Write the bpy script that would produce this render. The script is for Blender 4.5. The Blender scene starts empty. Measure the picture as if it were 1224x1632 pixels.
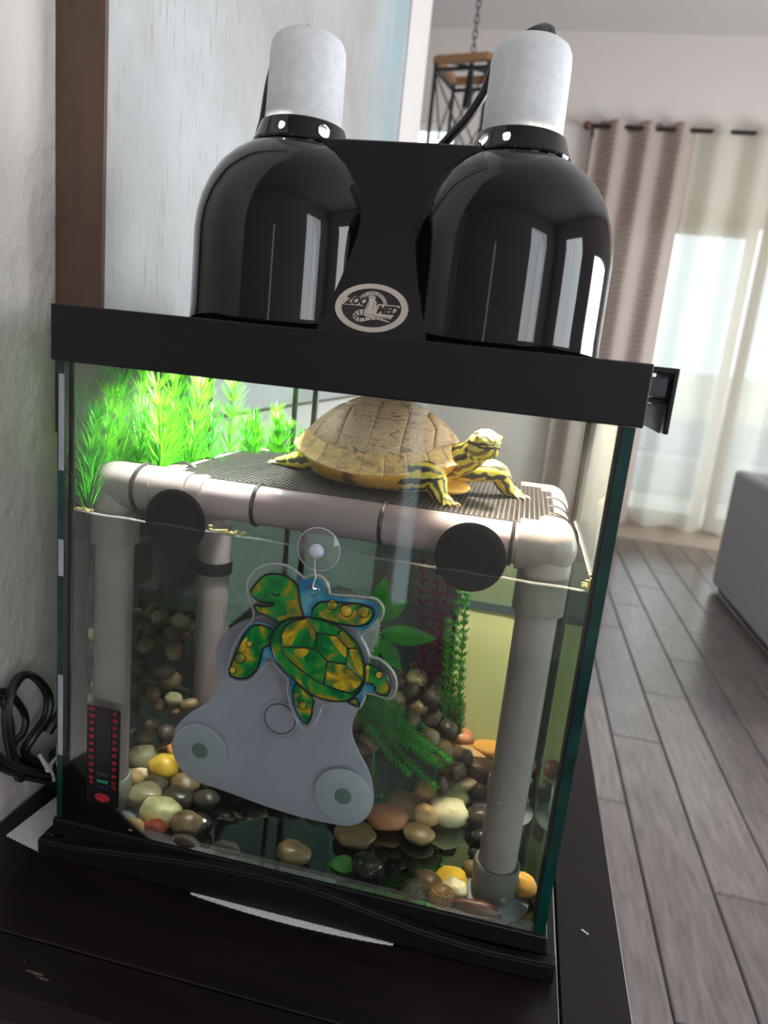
import bpy, bmesh, math, random
from mathutils import Vector, Matrix, noise
random.seed(7)
S = bpy.context.scene
COL = S.collection
pi = math.pi
def R(d): return math.radians(d)

# ------------------------------------------------------------------ camera
cam = bpy.data.cameras.new('camera'); camo = bpy.data.objects.new('camera', cam); COL.objects.link(camo)
cam.sensor_fit = 'VERTICAL'; cam.sensor_height = 36; cam.sensor_width = 27
cam.lens = 36*1129.24/1632; cam.clip_start = .02; cam.clip_end = 60
camo.location = (.4278, -.5862, .5536); camo.rotation_euler = (1.3503, -.1028, .2018)
cam.dof.use_dof = True; cam.dof.focus_distance = .70; cam.dof.aperture_fstop = 5.5
S.camera = camo
# ------------------------------------------------------------------ world, light, exposure
W = bpy.data.worlds.new('sky'); S.world = W; W.use_nodes = True
bg = W.node_tree.nodes['Background']; bg.inputs[0].default_value = (.80, .90, 1, 1); bg.inputs[1].default_value = 2.7
S.view_settings.view_transform = 'Standard'; S.view_settings.look = 'None'
S.view_settings.exposure = .15; S.view_settings.gamma = 1
S.cycles.transparent_max_bounces = 40; S.cycles.max_bounces = 10; S.cycles.diffuse_bounces = 5; S.cycles.glossy_bounces = 5
S.cycles.sample_clamp_indirect = 6; S.cycles.use_denoising = True
BULB_LEFT, BULB_RIGHT = 2500, 3600
def area(name, loc, rot, sx, sy, power=0, col=(1, 1, 1), portal=False):
    l = bpy.data.lights.new(name, 'AREA'); l.shape = 'RECTANGLE'; l.size = sx; l.size_y = sy; l.energy = power; l.color = col
    if portal: l.cycles.is_portal = True
    o = bpy.data.objects.new(name, l); COL.objects.link(o); o.location = loc; o.rotation_euler = rot
    return o
# sky portals at the openings, plus powered fill lights added at unseen windows
area('daylight_patio_door', (2.0, 5.75, .55), (R(-90), 0, 0), 2.5, 2.6, portal=True)
area('daylight_dining_window', (-1.3, 5.75, 1.6), (R(-90), 0, 0), 1.9, 1.6, portal=True)
area('side_fill_light', (4.16, 2.6, .7), (0, R(90), 0), 1.6, 2.5, 185, (.93, .96, 1))  # added out of view to brighten the far room and the painting
area('near_fill_light', (4.16, -.75, 1.25), (0, R(90), 0), 1.7, 1.5, 52, (.93, .96, 1))  # unseen fill from the near right, added to grade the left wall
area('front_fill_light', (2.35, -2.56, 1.3), (R(90), 0, 0), 1.2, 1.7, 32, (.93, .96, 1))  # front fill added behind the camera for the caps and tank front
area('daylight_entry_sidelight', (-.045, -2.72, .4), (R(90), 0, 0), .11, 2.0, portal=True)

# ------------------------------------------------------------------ materials
def nt(name):
    m = bpy.data.materials.new(name); m.use_nodes = True; t = m.node_tree
    return m, t, t.nodes, t.links, t.nodes['Principled BSDF'], t.nodes['Material Output']
def rgb(c): return (c[0], c[1], c[2], 1)
def srgb(r, g, b):
    f = lambda v: (v/255/12.92) if v/255 <= .04045 else ((v/255+.055)/1.055)**2.4
    return (f(r), f(g), f(b))
def mat(name, col, rough=.5, metal=0, col2=None, scale=20, detail=4, mix=(.35, .65), bump=0, bscale=None, stretch=(1, 1, 1),
        emit=0, coat=0, var=0, spec=.5, ramp=None, dist=0, trans=0, bdist=.002):
    m, t, N, L, P, O = nt(name)
    P.inputs['Roughness'].default_value = rough; P.inputs['Metallic'].default_value = metal
    P.inputs['Specular IOR Level'].default_value = spec
    if coat: P.inputs['Coat Weight'].default_value = coat; P.inputs['Coat Roughness'].default_value = .05 if coat < .8 else .22
    P.inputs['Base Color'].default_value = rgb(col)
    tc = N.new('ShaderNodeTexCoord'); mp = N.new('ShaderNodeMapping'); mp.inputs['Scale'].default_value = stretch
    L.new(tc.outputs['Object'], mp.inputs['Vector'])
    src = None
    if col2 or ramp:
        n = N.new('ShaderNodeTexNoise'); n.inputs['Scale'].default_value = scale; n.inputs['Detail'].default_value = detail
        n.inputs['Distortion'].default_value = dist
        L.new(mp.outputs[0], n.inputs['Vector'])
        r = N.new('ShaderNodeValToRGB'); L.new(n.outputs[0], r.inputs[0])
        e = r.color_ramp.elements
        if ramp:
            while len(e) < len(ramp): e.new(.5)
            for i, (p, c) in enumerate(ramp): e[i].position = p; e[i].color = rgb(c)
        else:
            e[0].position, e[1].position = mix; e[0].color = rgb(col); e[1].color = rgb(col2)
        src = r.outputs[0]
        if var:
            oi = N.new('ShaderNodeObjectInfo'); add = N.new('ShaderNodeVectorMath'); add.operation = 'MULTIPLY_ADD'
            L.new(oi.outputs['Random'], add.inputs[0]); add.inputs[1].default_value = (17, 23, 31); L.new(mp.outputs[0], add.inputs[2])
            L.new(add.outputs[0], n.inputs['Vector'])
            h = N.new('ShaderNodeHueSaturation'); mr = N.new('ShaderNodeMapRange')
            L.new(oi.outputs['Random'], mr.inputs[0]); mr.inputs[3].default_value = 1-var; mr.inputs[4].default_value = 1+var
            L.new(mr.outputs[0], h.inputs['Value']); L.new(src, h.inputs['Color']); src = h.outputs[0]
        L.new(src, P.inputs['Base Color'])
    if bump:
        n2 = N.new('ShaderNodeTexNoise'); n2.inputs['Scale'].default_value = bscale or scale; n2.inputs['Detail'].default_value = 5
        L.new(mp.outputs[0], n2.inputs['Vector'])
        b = N.new('ShaderNodeBump'); b.inputs['Strength'].default_value = bump; b.inputs['Distance'].default_value = bdist
        L.new(n2.outputs[0], b.inputs['Height']); L.new(b.outputs[0], P.inputs['Normal'])
    if emit:
        P.inputs['Emission Strength'].default_value = emit
        P.inputs['Emission Color'].default_value = rgb(col)
    if trans:
        ts = N.new('ShaderNodeBsdfTranslucent'); mx = N.new('ShaderNodeMixShader'); mx.inputs[0].default_value = trans
        if src: L.new(src, ts.inputs[0])
        else: ts.inputs[0].default_value = rgb(col)
        L.new(P.outputs[0], mx.inputs[1]); L.new(ts.outputs[0], mx.inputs[2]); L.new(mx.outputs[0], O.inputs[0])
    return m
def glassy(name, tint=(.95, .98, .96), ior=1.45, speck=0, haze=0, rough=0., tir=0, hazecol=(.8, .8, .78), boost=1):
    """thin clear sheet: Fresnel mirror over a see-through body; 'speck' adds dried water spots, 'haze' a dull film,
    'tir' turns it into a mirror at slanting angles as a glass wall does seen from inside the water"""
    m, t, N, L, P, O = nt(name); N.remove(P)
    tr = N.new('ShaderNodeBsdfTransparent'); tr.inputs[0].default_value = rgb(tint)
    gl = N.new('ShaderNodeBsdfGlossy'); gl.inputs['Roughness'].default_value = rough
    mx = N.new('ShaderNodeMixShader'); L.new(tr.outputs[0], mx.inputs[1]); L.new(gl.outputs[0], mx.inputs[2])
    if tir:
        lw = N.new('ShaderNodeLayerWeight'); lw.inputs[0].default_value = .5
        mr = N.new('ShaderNodeMapRange'); mr.inputs[1].default_value = .30; mr.inputs[2].default_value = .42
        mr.inputs[3].default_value = .05; mr.inputs[4].default_value = tir
        L.new(lw.outputs['Facing'], mr.inputs[0]); L.new(mr.outputs[0], mx.inputs[0]); gl.inputs[0].default_value = rgb((.75, .86, .80))
    else:
        fr = N.new('ShaderNodeFresnel'); fr.inputs[0].default_value = ior
        if boost != 1:
            mu = N.new('ShaderNodeMath'); mu.operation = 'MULTIPLY'; mu.inputs[1].default_value = boost
            L.new(fr.outputs[0], mu.inputs[0]); L.new(mu.outputs[0], mx.inputs[0])
        else: L.new(fr.outputs[0], mx.inputs[0])
    out = mx.outputs[0]
    if speck or haze:
        df = N.new('ShaderNodeBsdfDiffuse'); df.inputs[0].default_value = rgb(hazecol)
        tl = N.new('ShaderNodeBsdfTranslucent'); tl.inputs[0].default_value = rgb(hazecol)
        ad = N.new('ShaderNodeMixShader'); L.new(df.outputs[0], ad.inputs[1]); L.new(tl.outputs[0], ad.inputs[2])
        tc = N.new('ShaderNodeTexCoord'); vo = N.new('ShaderNodeTexVoronoi'); vo.inputs['Scale'].default_value = 190
        L.new(tc.outputs['Object'], vo.inputs['Vector'])
        no = N.new('ShaderNodeTexNoise'); no.inputs['Scale'].default_value = 9; L.new(tc.outputs['Object'], no.inputs['Vector'])
        nr = N.new('ShaderNodeMapRange'); nr.inputs[1].default_value = .56; nr.inputs[2].default_value = .80
        nr.inputs[3].default_value = 0; nr.inputs[4].default_value = .20; L.new(no.outputs[0], nr.inputs[0])
        lt = N.new('ShaderNodeMath'); lt.operation = 'LESS_THAN'; L.new(vo.outputs['Distance'], lt.inputs[0]); L.new(nr.outputs[0], lt.inputs[1])
        sc = N.new('ShaderNodeMath'); sc.operation = 'MULTIPLY_ADD'; L.new(lt.outputs[0], sc.inputs[0])
        sc.inputs[1].default_value = speck; sc.inputs[2].default_value = haze
        m2 = N.new('ShaderNodeMixShader'); L.new(sc.outputs[0], m2.inputs[0]); L.new(out, m2.inputs[1]); L.new(ad.outputs[0], m2.inputs[2])
        out = m2.outputs[0]
    L.new(out, O.inputs[0])
    return m

# ------------------------------------------------------------------ mesh builder
class MB:
    def __init__(s): s.v = []; s.f = []; s.m = []; s.c = None
    def add(s, vs, fs, m=0):
        b = len(s.v); s.v += [tuple(v) for v in vs]
        for f in fs: s.f.append([b+i for i in f]); s.m.append(m)
        return s
    def box(s, x0, x1, y0, y1, z0, z1, m=0):
        v = [(x, y, z) for z in (z0, z1) for y in (y0, y1) for x in (x0, x1)]
        return s.add(v, [(0, 2, 3, 1), (4, 5, 7, 6), (0, 1, 5, 4), (2, 6, 7, 3), (0, 4, 6, 2), (1, 3, 7, 5)], m)
    def tube(s, pts, r, n=8, closed=False, caps=True, m=0, flat=1):
        P = [Vector(p) for p in pts]; k = len(P)
        rr = r if isinstance(r, (list, tuple)) else [r]*k
        T = []
        for i in range(k):
            a = P[(i-1) % k] if (closed or i) else P[0]; b = P[(i+1) % k] if (closed or i < k-1) else P[-1]
            T.append((b-a).normalized() if (b-a).length > 1e-9 else Vector((0, 0, 1)))
        u = T[0].orthogonal().normalized(); vs = []
        for i in range(k):
            u = (u - T[i]*u.dot(T[i])); u = u.normalized() if u.length > 1e-6 else T[i].orthogonal().normalized()
            w = T[i].cross(u)
            for j in range(n):
                a = 2*pi*j/n; vs.append(P[i]+u*math.cos(a)*rr[i]+w*math.sin(a)*rr[i]*flat)
        fs = []
        for i in range(k if closed else k-1):
            for j in range(n):
                a = i*n+j; b = i*n+(j+1) % n; c = ((i+1) % k)*n+(j+1) % n; d = ((i+1) % k)*n+j
                fs.append((a, b, c, d))
        if caps and not closed: fs += [tuple(range(n))[::-1], tuple(range((k-1)*n, k*n))]
        return s.add(vs, fs, m)
    def lathe(s, prof, c=(0, 0, 0), ax='z', n=32, m=0, sc=(1, 1), closed=False):
        vs = []; k = len(prof)
        for r, h in prof:
            for j in range(n):
                a = 2*pi*j/n; x, y = r*math.cos(a)*sc[0], r*math.sin(a)*sc[1]
                p = (x, y, h) if ax == 'z' else ((x, h, y) if ax == 'y' else (h, x, y))
                vs.append((c[0]+p[0], c[1]+p[1], c[2]+p[2]))
        fs = []
        for i in range(k if closed else k-1):
            i2 = (i+1) % k
            for j in range(n): fs.append((i*n+j, i*n+(j+1) % n, i2*n+(j+1) % n, i2*n+j))
        if not closed:
            if prof[0][0] > 0: fs.append(tuple(range(n))[::-1])
            if prof[-1][0] > 0: fs.append(tuple(range((k-1)*n, k*n)))
        return s.add(vs, fs, m)
    def prism(s, poly, a, b, plane='xz', m=0):
        """polygon extruded along the axis left over (xz -> y, xy -> z, yz -> x)"""
        n = len(poly)
        def P(p, h): return (p[0], h, p[1]) if plane == 'xz' else ((p[0], p[1], h) if plane == 'xy' else (h, p[0], p[1]))
        return s.add([P(p, a) for p in poly]+[P(p, b) for p in poly],
                     [tuple(range(n)), tuple(range(n, 2*n))[::-1]]+[(i, i+n, (i+1) % n+n, (i+1) % n) for i in range(n)], m)
    def ell(s, c, r, n=12, m=0, rot=None):
        vs = []; fs = []; Q = rot or Matrix.Identity(3)
        for i in range(n+1):
            t = pi*i/n
            for j in range(2*n):
                a = pi*j/n; vs.append(Vector(c)+Q @ Vector((r[0]*math.sin(t)*math.cos(a), r[1]*math.sin(t)*math.sin(a), r[2]*math.cos(t))))
        for i in range(n):
            for j in range(2*n): fs.append((i*2*n+j, (i+1)*2*n+j, (i+1)*2*n+(j+1) % (2*n), i*2*n+(j+1) % (2*n)))
        return s.add(vs, fs, m)
    def strip(s, pts, w, h, plane_y, m=0):
        """flat raised line on an x-z plane"""
        P = [Vector((p[0], p[1])) for p in pts]; L = []; Rr = []
        for i in range(len(P)):
            d = (P[min(i+1, len(P)-1)]-P[max(i-1, 0)]); d = d.normalized() if d.length else Vector((1, 0)); q = Vector((-d.y, d.x))*w/2
            L.append(P[i]+q); Rr.append(P[i]-q)
        for i in range(len(P)-1):
            s.prism([L[i], L[i+1], Rr[i+1], Rr[i]], plane_y, plane_y-h, 'xz', m)
        return s
def spline(pts, sub=5, closed=False):
    P = [Vector(p) for p in pts]; n = len(P); out = []
    for i in range(n if closed else n-1):
        p1, p2 = P[i], P[(i+1) % n]
        p0 = P[(i-1) % n] if (closed or i) else p1; p3 = P[(i+2) % n] if (closed or i+2 < n) else p2
        for k in range(sub):
            t = k/sub
            out.append(.5*((2*p1)+(p2-p0)*t+(2*p0-5*p1+4*p2-p3)*t*t+(3*p1-p0-3*p2+p3)*t**3))
    if not closed: out.append(P[-1])
    return out
ORG = {}
def mesh(name, mb, mats, org, smooth=True, ang=38, bevel=0, fixn=True):
    me = bpy.data.meshes.new(name)
    me.from_pydata([(v[0]-org[0], v[1]-org[1], v[2]-org[2]) for v in mb.v], [], mb.f)
    ms = mats if isinstance(mats, (list, tuple)) else [mats]
    for m in ms: me.materials.append(m)
    if len(ms) > 1: me.polygons.foreach_set('material_index', mb.m)
    if fixn:
        b = bmesh.new(); b.from_mesh(me); bmesh.ops.recalc_face_normals(b, faces=b.faces); b.to_mesh(me); b.free()
    if smooth:
        me.polygons.foreach_set('use_smooth', [True]*len(me.polygons)); me.set_sharp_from_angle(angle=R(ang))
    me.update()
    return me
def link(name, me, org, parent=None, bevel=0):
    o = bpy.data.objects.new(name, me); COL.objects.link(o); ORG[o] = tuple(org)
    if parent is not None:
        po = ORG[parent]; o.parent = parent; o.location = (org[0]-po[0], org[1]-po[1], org[2]-po[2])
    else: o.location = org
    if bevel:
        md = o.modifiers.new('bevel', 'BEVEL'); md.width = bevel; md.segments = 2; md.limit_method = 'ANGLE'; md.angle_limit = R(40)
    return o
def tag(o, label=None, cat=None, group=None, kind=None):
    if label: o['label'] = label
    if cat: o['category'] = cat
    if group: o['group'] = group
    if kind: o['kind'] = kind
    return o
def thing(name, label, cat, loc, group=None):
    o = bpy.data.objects.new(name, None); COL.objects.link(o); o.location = loc; o.empty_display_size = .02; ORG[o] = tuple(loc)
    return tag(o, label, cat, group)
def part(name, mb, m, parent, bevel=0, label=None, kind=None, **k):
    o = link(name, mesh(name, mb, m, ORG[parent], **k), ORG[parent], parent, bevel)
    return tag(o, label, None, None, kind)
def solo(name, mb, m, label, cat, loc, bevel=0, group=None, kind=None, **k):
    return tag(link(name, mesh(name, mb, m, loc, **k), loc, None, bevel), label, cat, group, kind)
def struct(name, mb, m, bevel=0, loc=(0, 0, 0), **k):
    return tag(link(name, mesh(name, mb, m, loc, **k), loc, None, bevel), kind='structure')
def textmb(s, size, fn, shear=0, align='CENTER', bold=0):
    """letter outlines as flat faces; fn maps (u, v) to a point"""
    c = bpy.data.curves.new('t', 'FONT'); c.body = s; c.size = size; c.shear = shear; c.align_x = align; c.align_y = 'CENTER'
    c.resolution_u = 3; c.offset = bold
    o = bpy.data.objects.new('t', c); COL.objects.link(o)
    bpy.context.view_layer.update()
    me = bpy.data.meshes.new_from_object(o.evaluated_get(bpy.context.evaluated_depsgraph_get()))
    vs = [fn(v.co.x, v.co.y) for v in me.vertices]; fs = [tuple(p.vertices) for p in me.polygons]
    bpy.data.objects.remove(o); bpy.data.curves.remove(c); bpy.data.meshes.remove(me)
    return vs, fs

# ------------------------------------------------------------------ material list
WALL = mat('wall_paint', srgb(196, 190, 186), .75, bump=1.0, bscale=42, bdist=.006)
WALLB = mat('far_wall_paint', srgb(206, 198, 192), .8, bump=.1, bscale=40)
CEIL = mat('ceiling_paint', srgb(205, 200, 198), .9, bump=.1, bscale=40)
TRIMW = mat('trim_paint', srgb(200, 185, 165), .5, col2=srgb(190, 175, 155), scale=6)
PLANK = mat('weathered_plank', srgb(92, 83, 81), .30, coat=.85, col2=srgb(128, 117, 115), scale=7, detail=8, mix=(.3, .72), stretch=(9, 1, 1), bump=.06, bscale=14, var=.15, dist=.6)
TABLE = mat('espresso_wood', srgb(17, 12, 13), .30, col2=srgb(26, 18, 18), scale=6, detail=8, stretch=(1.2, 12, 1), bump=.03, bscale=20, spec=.3)
PAPER = mat('paper_towel', srgb(214, 212, 212), .95, col2=srgb(200, 198, 200), scale=300, bump=.6, bscale=420)
BLACKP = mat('black_plastic', srgb(13, 12, 15), .42, spec=.3, col2=srgb(18, 17, 20), scale=90, bump=.03, bscale=300)
RUBBER = mat('black_rubber', srgb(9, 8, 10), .6, spec=.25, col2=srgb(13, 12, 15), scale=60)
CORD = mat('black_cord', srgb(13, 13, 15), .38, col2=srgb(20, 20, 23), scale=50)
GLOSSB = mat('black_enamel', srgb(6, 6, 9), .05, col2=srgb(8, 8, 11), scale=8, spec=.42)
ENAMEL = mat('black_enamel_panel', srgb(12, 11, 16), .18, col2=srgb(15, 14, 19), scale=8)
REFL = mat('reflector_aluminium', (.86, .86, .86), .35, metal=.6, col2=(.8, .8, .8), scale=40)
CERAM = mat('white_socket_shell', srgb(206, 208, 210), .6, col2=srgb(196, 199, 202), scale=130, bump=.08, bscale=240)
PVC = mat('grey_pvc', srgb(160, 143, 147), .34, col2=srgb(148, 132, 137), scale=30, detail=6, mix=(.3, .75), bump=.02, bscale=200)
PVCF = mat('grey_pvc_fitting', srgb(128, 120, 118), .38, col2=srgb(116, 109, 108), scale=30, detail=6)
FOOTM = mat('foot_collar_plastic', srgb(150, 148, 140), .4, col2=srgb(138, 137, 130), scale=40)
PADM = mat('foot_disc_plastic', srgb(176, 180, 192), .35, col2=srgb(160, 166, 180), scale=40, trans=.3)
MATN = mat('black_mesh', srgb(26, 24, 26), .5, col2=srgb(34, 32, 34), scale=200)
SILI = mat('black_silicone', srgb(16, 14, 14), .35, col2=srgb(34, 26, 24), scale=60)
FROST = mat('frosted_plastic', srgb(212, 208, 226), .35, col2=srgb(202, 198, 218), scale=25, trans=.45)
TIEW = mat('white_tie', srgb(212, 210, 205), .6, col2=srgb(200, 198, 194), scale=60)
GLASS = glassy('tank_glass', (.97, .99, .975), 1.40, speck=.45, haze=.003)
GLASSE = mat('green_glass_edge', srgb(8, 44, 42), .12, col2=srgb(14, 66, 62), scale=30, trans=.2)
GLASSB = glassy('bottom_glass', (.45, .62, .55), 1.5)
WATER = glassy('water_face', (.93, .975, .945), 1.33)
WATERT = glassy('water_mirror_wall', (.55, .66, .60), tir=.86)
WATERB = glassy('water_mirror_floor', (.34, .50, .43), tir=.42)
WATERR = glassy('water_rear_dark_tint', (.11, .17, .14), 1.33)  # shade of the wall behind, put into the rear face tint
CLEAR = glassy('clear_acrylic', (.95, .97, .97), 1.5, haze=.035, boost=1.6)
CLEARV = glassy('clear_vinyl', (.90, .92, .93), 1.45, haze=.10, boost=1.5)
# ================================================================== THE ROOM
FZ = -.75; CZ = 3.07; YB = 5.57; YF = -2.6; XL = -.083; XR = 4.2; YE = 2.14; XLL = -3.6
struct('wall_left', MB().box(XL-.14, XL, -.26, YE, FZ, CZ), WALL)
struct('wall_hall', MB().box(-2.6, -2.5, YF, -.12, FZ, CZ), WALLB)
struct('wall_hall_end', MB().box(-2.5, XL-.14, -.26, -.12, FZ, CZ), WALLB)
struct('wall_dining', MB().box(XLL-.1, XLL, YE-.2, YB, FZ, CZ), WALLB)
struct('wall_passage', MB().box(XLL, XL-.14, YE-.12, YE, FZ, CZ), WALLB)
def wall_with_hole(x0, x1, z0, z1, y0, y1, hx0, hx1, hz0, hz1, mb):
    mb.box(x0, hx0, y0, y1, z0, z1); mb.box(hx1, x1, y0, y1, z0, z1)
    if hz1 < z1: mb.box(hx0, hx1, y0, y1, hz1, z1)
    if hz0 > z0: mb.box(hx0, hx1, y0, y1, z0, hz0)
mb = MB()
wall_with_hole(.45, XR, FZ, CZ, YB, YB+.14, .78, 3.22, FZ, 1.86, mb)
wall_with_hole(XLL, .45, FZ, CZ, YB, YB+.14, -2.2, -.40, .85, 2.40, mb)
struct('wall_back', mb, WALLB)
mb = MB()
wall_with_hole(-2.6, 1.0, FZ, CZ, YF-.12, YF, -.10, .01, FZ+.1, 1.4, mb)
wall_with_hole(1.0, XR, FZ, CZ, YF-.12, YF, 1.75, 2.95, .45, 2.15, mb)
struct('wall_front', mb, WALLB)
mb = MB()
mb.box(XR, XR+.12, YF-.12, -1.55, FZ, CZ); mb.box(XR, XR+.12, -1.55, .05, FZ, .35); mb.box(XR, XR+.12, -1.55, .05, 2.15, CZ); mb.box(XR, XR+.12, .05, 1.3, FZ, CZ); mb.box(XR, XR+.12, 3.9, YB+.14, FZ, CZ); mb.box(XR, XR+.12, 1.3, 3.9, FZ, -.15); mb.box(XR, XR+.12, 1.3, 3.9, 1.55, CZ)
struct('wall_right', mb, WALLB)
struct('ceiling', MB().box(XLL, XR, YF, YB, CZ, CZ+.1), CEIL)
struct('ground', MB().box(-9, 12, YB+.3, 22, FZ-.14, FZ-.04), mat('patio_concrete', srgb(215, 212, 200), .9, col2=srgb(200, 198, 188), scale=3))
# floor: sub-floor slab with each visible plank its own piece
fl = struct('floor', MB().box(XLL, XR, YF, YB, FZ-.05, FZ-.012), mat('subfloor', srgb(30, 26, 25), .8, col2=srgb(36, 31, 30), scale=9))
pw, plen = .182, 1.22
pm = None; k = 0
for i in range(-3, 18):
    x0 = .918+pw*(i-1)
    off = ((i*7) % 11)/11*plen
    y = -.9-off
    while y < YB-.02:
        a, b = max(y, -.9), min(y+plen, YB-.01)
        if b-a > .06 and x0+pw > .3 and x0 < 3.6:
            g = .0022
            mb = MB(); c = .004
            mb.add([(x0+g, a+g, FZ-.012), (x0+pw-g, a+g, FZ-.012), (x0+pw-g, b-g, FZ-.012), (x0+g, b-g, FZ-.012),
                    (x0+g, a+g, FZ-c), (x0+pw-g, a+g, FZ-c), (x0+pw-g, b-g, FZ-c), (x0+g, b-g, FZ-c),
                    (x0+g+c, a+g+c, FZ), (x0+pw-g-c, a+g+c, FZ), (x0+pw-g-c, b-g-c, FZ), (x0+g+c, b-g-c, FZ)],
                   [(0, 1, 5, 4), (1, 2, 6, 5), (2, 3, 7, 6), (3, 0, 4, 7), (4, 5, 9, 8), (5, 6, 10, 9), (6, 7, 11, 10), (7, 4, 8, 11), (8, 9, 10, 11), (3, 2, 1, 0)])
            org = (x0, a, FZ)
            link('plank', mesh('plank', mb, PLANK, org, smooth=False), org, fl); k += 1
        y += plen
far = MB(); far.box(XLL, .30, YF, YB, FZ-.012, FZ-.001); far.box(.30, XR, YF, -.91, FZ-.012, FZ-.001); far.box(3.65, XR, -.9, YB, FZ-.012, FZ-.001)
part('planking', far, PLANK, fl, kind='stuff')
# sliding door behind the sheers, dining window, sidelight; unseen windows added for fill light
DFR = mat('door_frame_tan', srgb(188, 172, 152), .5, col2=srgb(180, 164, 144), scale=5)
PANE = glassy('window_glass', (.93, .96, .95), 1.45)
d = tag(bpy.data.objects.new('door_1', None), kind='structure'); COL.objects.link(d); d.location = (2.0, YB, FZ); ORG[d] = (2.0, YB, FZ)
mb = MB(); mb.box(.78, .86, YB-.01, YB+.13, FZ, 1.86); mb.box(3.14, 3.22, YB-.01, YB+.13, FZ, 1.86); mb.box(.86, 3.14, YB-.01, YB+.13, 1.78, 1.86); mb.box(.86, 3.14, YB-.015, YB+.13, FZ, FZ+.17)
part('frame', mb, DFR, d)
for a in (.86, 2.02):
    mb = MB(); b = a+1.12; mb.box(a, a+.07, YB+.04, YB+.09, FZ+.17, 1.78); mb.box(b-.07, b, YB+.04, YB+.09, FZ+.17, 1.78); mb.box(a+.07, b-.07, YB+.04, YB+.09, 1.70, 1.78); mb.box(a+.07, b-.07, YB+.04, YB+.09, FZ+.17, FZ+.25)
    o = part('sash', mb, DFR, d)
    part('pane', MB().box(a+.07, b-.07, YB+.06, YB+.068, FZ+.25, 1.70), PANE, o)
def window(n, x0, x1, z0, z1, y0, y1, yc, axis='y', bars=1):
    w = tag(bpy.data.objects.new('window_%d' % n, None), kind='structure'); COL.objects.link(w)
    def B(mb, a0, a1, c0, c1, h0, h1):
        if axis == 'y': mb.box(a0, a1, c0, c1, h0, h1)
        else: mb.box(c0, c1, a0, a1, h0, h1)
    t = min(.05, (x1-x0)*.12)
    w.location = ORG[w] = ((x0+x1)/2, yc, z0) if axis == 'y' else (yc, (x0+x1)/2, z0)
    mb = MB(); B(mb, x0, x0+t, y0, y1, z0, z1); B(mb, x1-t, x1, y0, y1, z0, z1); B(mb, x0+t, x1-t, y0, y1, z1-t, z1); B(mb, x0+t, x1-t, y0, y1, z0, z0+t)
    for i in range(bars): xx = x0+(x1-x0)*(i+1)/(bars+1); B(mb, xx-.02, xx+.02, y0, y1, z0+t, z1-t)
    part('frame', mb, mat('window_frame_white_%d' % n, srgb(225, 222, 216), .5, col2=srgb(218, 214, 208), scale=5), w)
    mb = MB(); B(mb, x0+t, x1-t, yc-.004, yc+.004, z0+t, z1-t); part('pane', mb, PANE, w)
window(1, -2.2, -.40, .85, 2.40, YB+.03, YB+.10, YB+.06)
window(2, 1.3, 3.9, -.15, 1.55, XR+.02, XR+.10, XR+.06, 'x')
window(5, -1.55, .05, .35, 2.15, XR+.02, XR+.10, XR+.06, 'x')
window(3, -.10, .01, FZ+.1, 1.4, YF-.09, YF-.03, YF-.06, bars=0)
window(4, 1.75, 2.95, .45, 2.15, YF-.09, YF-.03, YF-.06)
struct('baseboard_left', MB().box(XL, XL+.012, .98, YE, FZ, FZ+.11), TRIMW)
struct('baseboard_back', MB().box(XLL, .62, YB-.014, YB, FZ, FZ+.11), TRIMW)

# curtain rod, curtain, sheers
ROD = mat('dark_bronze', srgb(42, 34, 32), .45, metal=.6, col2=srgb(52, 42, 38), scale=30)
WOODK = mat('brown_wood_knob', srgb(96, 52, 34), .5, col2=srgb(74, 40, 28), scale=25)
YR = YB-.11; ZR = 2.39
t = thing('curtain_rod', 'dark bronze curtain rod with a round brown end knob on the far wall', 'curtain rod', (.6, YR, ZR))
part('rod', MB().tube([(.60, YR, ZR), (3.6, YR, ZR)], .016, 12), ROD, t)
part('end_knob', MB().lathe([(0, -.035), (.018, -.03), (.030, -.012), (.033, 0), (.028, .018), (.016, .03)], (.585, YR, ZR), 'x', 16), WOODK, t)
part('bracket', MB().box(.63, .65, YR, YB, ZR-.012, ZR+.012).box(.625, .655, YB-.008, YB, ZR-.05, ZR+.05), ROD, t)
def cloth(x0, x1, z0, z1, amp, wl, ph, nz=26, seg=14, drift=0):
    mb = MB(); nx = max(8, int((x1-x0)/wl*seg)); vs = []
    for j in range(nz+1):
        f = j/nz; z = z1+(z0-z1)*f
        for i in range(nx+1):
            u = x0+(x1-x0)*i/nx
            a = amp*(1+.35*f*math.sin(u*9+ph*2))
            yy = YR+a*math.sin(2*pi*(u-x0)/wl+ph)+.010*math.sin(u*23+f*3)*f
            vs.append((u+.012*f*math.sin(u*17+f*4), yy, z+(.012*math.sin(2*pi*(u-x0)/wl+1) if j == nz else (.016*abs(math.sin(2*pi*(u-x0)/wl/2)) if j == 0 else 0))))
    fs = [(j*(nx+1)+i, j*(nx+1)+i+1, (j+1)*(nx+1)+i+1, (j+1)*(nx+1)+i) for j in range(nz) for i in range(nx)]
    return mb.add(vs, fs)
m, tt, N, L, P, O = nt('taupe_patterned_curtain')
tc = N.new('ShaderNodeTexCoord'); wv = N.new('ShaderNodeTexWave'); wv.wave_type = 'BANDS'; wv.bands_direction = 'DIAGONAL'; wv.inputs['Scale'].default_value = 16; wv.inputs['Distortion'].default_value = 3
L.new(tc.outputs['Object'], wv.inputs['Vector']); r = N.new('ShaderNodeValToRGB'); r.color_ramp.elements[0].color = rgb(srgb(166, 150, 142)); r.color_ramp.elements[1].color = rgb(srgb(192, 176, 166))
L.new(wv.outputs[0], r.inputs[0]); L.new(r.outputs[0], P.inputs['Base Color']); P.inputs['Roughness'].default_value = .9
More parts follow.
